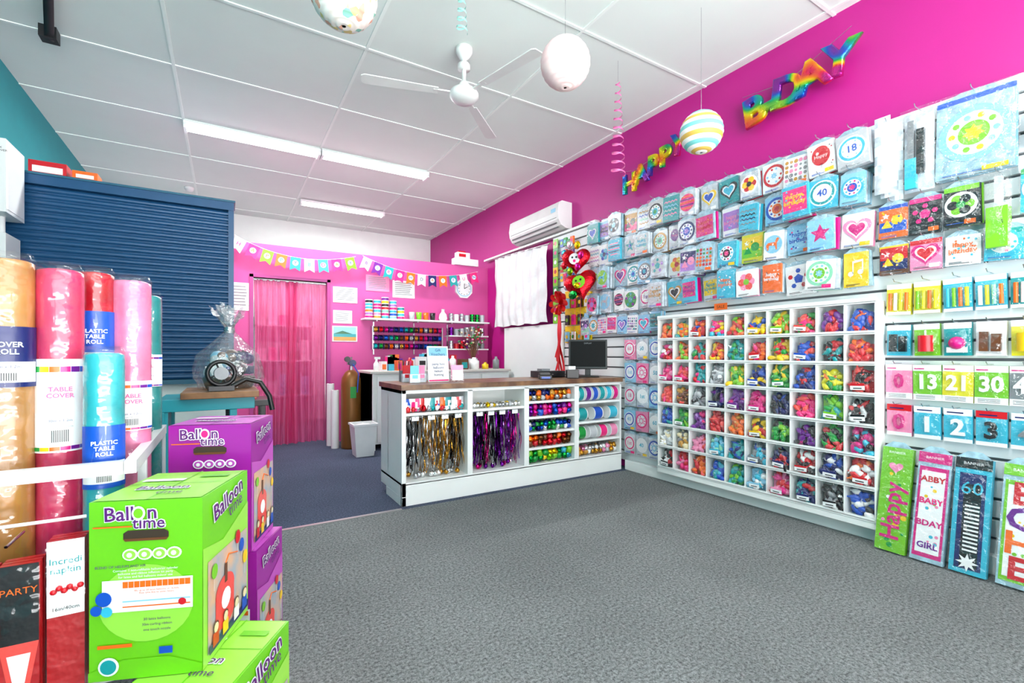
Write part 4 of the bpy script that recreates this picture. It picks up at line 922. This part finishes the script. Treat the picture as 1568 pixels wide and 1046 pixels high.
# ---------------- roll rack
rk=mat('rack_white_enamel','e6e8ea',rough=.3,coat=.3)
b=B('tablecloth_roll_rack')
for z in (.30,.75):
    b.box(-.75,1.332,z-.014,-.193,1.354,z+.014,rk); b.box(-.192,1.332,z-.014,-.17,1.96,z+.014,rk); b.box(-.75,1.94,z-.014,-.193,1.96,z+.014,rk); b.box(-.772,1.332,z-.014,-.751,1.96,z+.014,rk)
for x,y in ((-.77,1.333),(-.77,1.941),(-.19,1.941),(-.189,1.50)): b.box(x,y,0,x+.018,y+.018,.735,rk)
b.box(-.74,1.356,.284,-.193,1.938,.29,rk)
b.tube([(-.6,1.31,.66),(-.25,1.31,.66)],.004,rk,6)
for x in (-.55,-.35): b.tube([(x,1.33,.64),(x,1.24,.64)],.003,chrome,5)
b.done()
def roll(x,y,z0,z1,r,c,lab=None,labc='navy',txt='TABLE ROLL'):
    b=B('tablecloth_roll')
    m=mat('roll_'+c+'_film',{'gold':'bc8444','coral':'de3464','red':'be1020','lpink':'ec86ae','yellow':'e0bc18','teal':'0c8c8c','aqua':'34b0ba','hot':'d8186c','white':'dcdcdc'}[c],rough=.25,coat=.4,bump=.35,bscale=16,var=.25,vscale=9)
    b.lathe([(0,z0),(r,z0),(r,z0+.01),(r,z1-.02),(r*.98,z1-.005),(r*.8,z1),(r*.45,z1),(r*.42,z1-.03),(0,z1-.03)],(x,y,0),m,n=28)
    fl=film('clear_roll_wrap',.08,rough=.12,bs=9,bump=.9,haze=.0)
    k=14
    b.lathe([(r*(1.05+R.uniform(-.015,.02)),z0+(z1-z0)*i/k) for i in range(k+1)]+[(r*.9,z1+.015),(r*.5,z1+.006),(r*.3,z1-.01)],(x,y,0),fl,n=28,jit=.03)
    if lab:
        za,zb_=lab; a0=math.atan2(-y,-x) 
        def lf(r_,u0,u1,z_a,z_b,m_): b.grid(lambda u,v:(x+r_*math.cos(a0+(u0+(u1-u0)*u)),y+r_*math.sin(a0+(u0+(u1-u0)*u)),z_a+(z_b-z_a)*v),12,1,m_)
        lf(r*1.08,-1.2,1.2,za,zb_,P(labc)); hh=zb_-za
        lf(r*1.09,-1.1,1.1,za+hh*.08,za+hh*.42,cardw)
        if labc=='white':
            for q,cc in enumerate(('green','yellow','orange','hot','purple','blue')): lf(r*1.095,-1.2+.4*q,-.82+.4*q,za+hh*.86,za+hh*.92,P(cc)); lf(r*1.095,-1.2+.4*q,-.82+.4*q,za+hh*.02,za+hh*.06,P(cc))
        d=Vector((-x,-y,0)).normalized(); a=math.atan2(d.x,-d.y)
        b.M=FR(x+d.x*r*1.12,y+d.y*r*1.12,0,a)
        b.text(txt,0,za+hh*.64,0.0,r*.34,cardw if labc not in('white','lpink') else P('hot'),off=.02); b.text('30m x 1.2m',0,za+hh*.34,0,r*.2,P('navy')); b.text('plastic - wipe clean - cut to size',0,za+hh*.275,0,r*.08,blk)
        for i in range(9): b.rect(-r*.35+i*r*.08,za+hh*.11,-r*.35+i*r*.08+r*.035,za+hh*.24,.0,blk)
        b.M=I4
    b.done()
roll(-.408,1.45,.295,1.206,.045,'gold',(.93,1.06),'navy','COVER\nROLL')
roll(-.327,1.475,.295,1.195,.042,'coral',(.78,.99),'white','TABLE\nCOVER')
roll(-.289,1.60,.295,1.21,.040,'red',(.93,1.11),'blue','PLASTIC\nTABLE\nROLL')
roll(-.218,1.62,.295,1.197,.044,'lpink',(.8,.93),'white','TABLE\nCOVER')
roll(-.242,1.74,.295,1.2,.038,'yellow')
roll(-.212,1.87,.295,1.185,.038,'teal',(.9,1.0),'white','ROLL')
roll(-.238,1.41,.295,1.004,.037,'aqua',(.70,.84),'blue','PLASTIC\nTABLE\nROLL')
roll(-.335,1.78,.295,1.19,.042,'hot')
roll(-.42,1.62,.295,1.2,.044,'white')
roll(-.52,1.48,.295,1.2,.046,'red')

b=B('napkin_pack_display')
for i,(x,y,c,c2,t) in enumerate(((-.272,1.285,'white','red','Incredi\nnapkin'),(-.335,1.27,'black','orange','PARTY'),(-.395,1.26,'orange','black','STRAW'),(-.46,1.26,'red','white','PARTY'))):
    for k in range(3):
        b.M=FR(x,y+.012-.016*k,.0,R.uniform(-.04,.04)); w=.056
        top=.63 if i==0 else .60
        b.box(-w/2,.2,-.012,w/2,top,0,mat('napkin_red','b01018',rough=.4,coat=.3,bump=.3,bscale=30))
    z=.0015
    b.rect(-w/2,top-.15,w/2,top,z,cardw if i==0 else P(c)); b.text(t,0,top-.05,z+.0015,.018,P('teal') if i==0 else P('orange'))
    if i==0:
        for q in range(6): b.sph((-.018+.008*q,top-.10+.006*(q%2),.002),.006,P('red'),8,5)
        b.text('16in/40cm',0,top-.135,z+.002,.010,blk)
    else:
        b.poly([(-w/2,top-.15),(w/2,top-.15),(0,top-.33)],z,P('coral')); b.poly([(-w*.3,top-.17),(w*.3,top-.17),(0,top-.28)],z+.001,cardw); b.rect(-w/2,.2,w/2,.26,z,P(c))
    b.pillow(0,(top+.2)/2,.003,w*1.06,top-.2,.01,film('clear_napkin_film',.06,rough=.12,bs=9,bump=.8),4,10,.4,front=True)
b.M=I4; b.done()

# ---------------- world, lights, camera
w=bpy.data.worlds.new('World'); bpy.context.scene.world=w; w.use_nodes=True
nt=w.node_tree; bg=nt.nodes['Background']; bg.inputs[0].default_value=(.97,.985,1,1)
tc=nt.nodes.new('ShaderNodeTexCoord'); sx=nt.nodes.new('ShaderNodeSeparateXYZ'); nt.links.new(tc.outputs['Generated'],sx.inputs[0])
mr=nt.nodes.new('ShaderNodeMapRange'); mr.inputs['From Min'].default_value=-.05; mr.inputs['From Max'].default_value=.05; mr.inputs['To Min'].default_value=15; mr.inputs['To Max'].default_value=3.9  # lower hemisphere made brighter than the sky, added to light the ceiling
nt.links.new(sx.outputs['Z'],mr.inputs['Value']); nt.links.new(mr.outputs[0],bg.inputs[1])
def area(name,x,y,z,sx,sy,pw_):
    l=bpy.data.lights.new(name,'AREA'); l.shape='RECTANGLE'; l.size=sx*S; l.size_y=sy*S; l.energy=pw_; l.color=(.97,1,.985)
    o=bpy.data.objects.new(name,l); bpy.context.collection.objects.link(o); o.location=(x*S,y*S,z*S)
area('tube_light_1',.8,4.92,2.92,2.1,.12,105); area('tube_light_2',1.36,6.6,2.92,1.0,.12,60); area('added_tube_light',.8,.5,2.92,2.1,.12,50)  # third lamp is added, under the unseen front fixtures
cam=bpy.data.cameras.new('Camera'); co=bpy.data.objects.new('Camera',cam); bpy.context.collection.objects.link(co)
co.location=(0,0,S); co.rotation_euler=(math.radians(90),0,math.radians(-31.4)); cam.lens=16.5; cam.sensor_width=36; cam.shift_y=.01276; cam.clip_start=.05
sc=bpy.context.scene; sc.camera=co
sc.view_settings.view_transform='Standard'
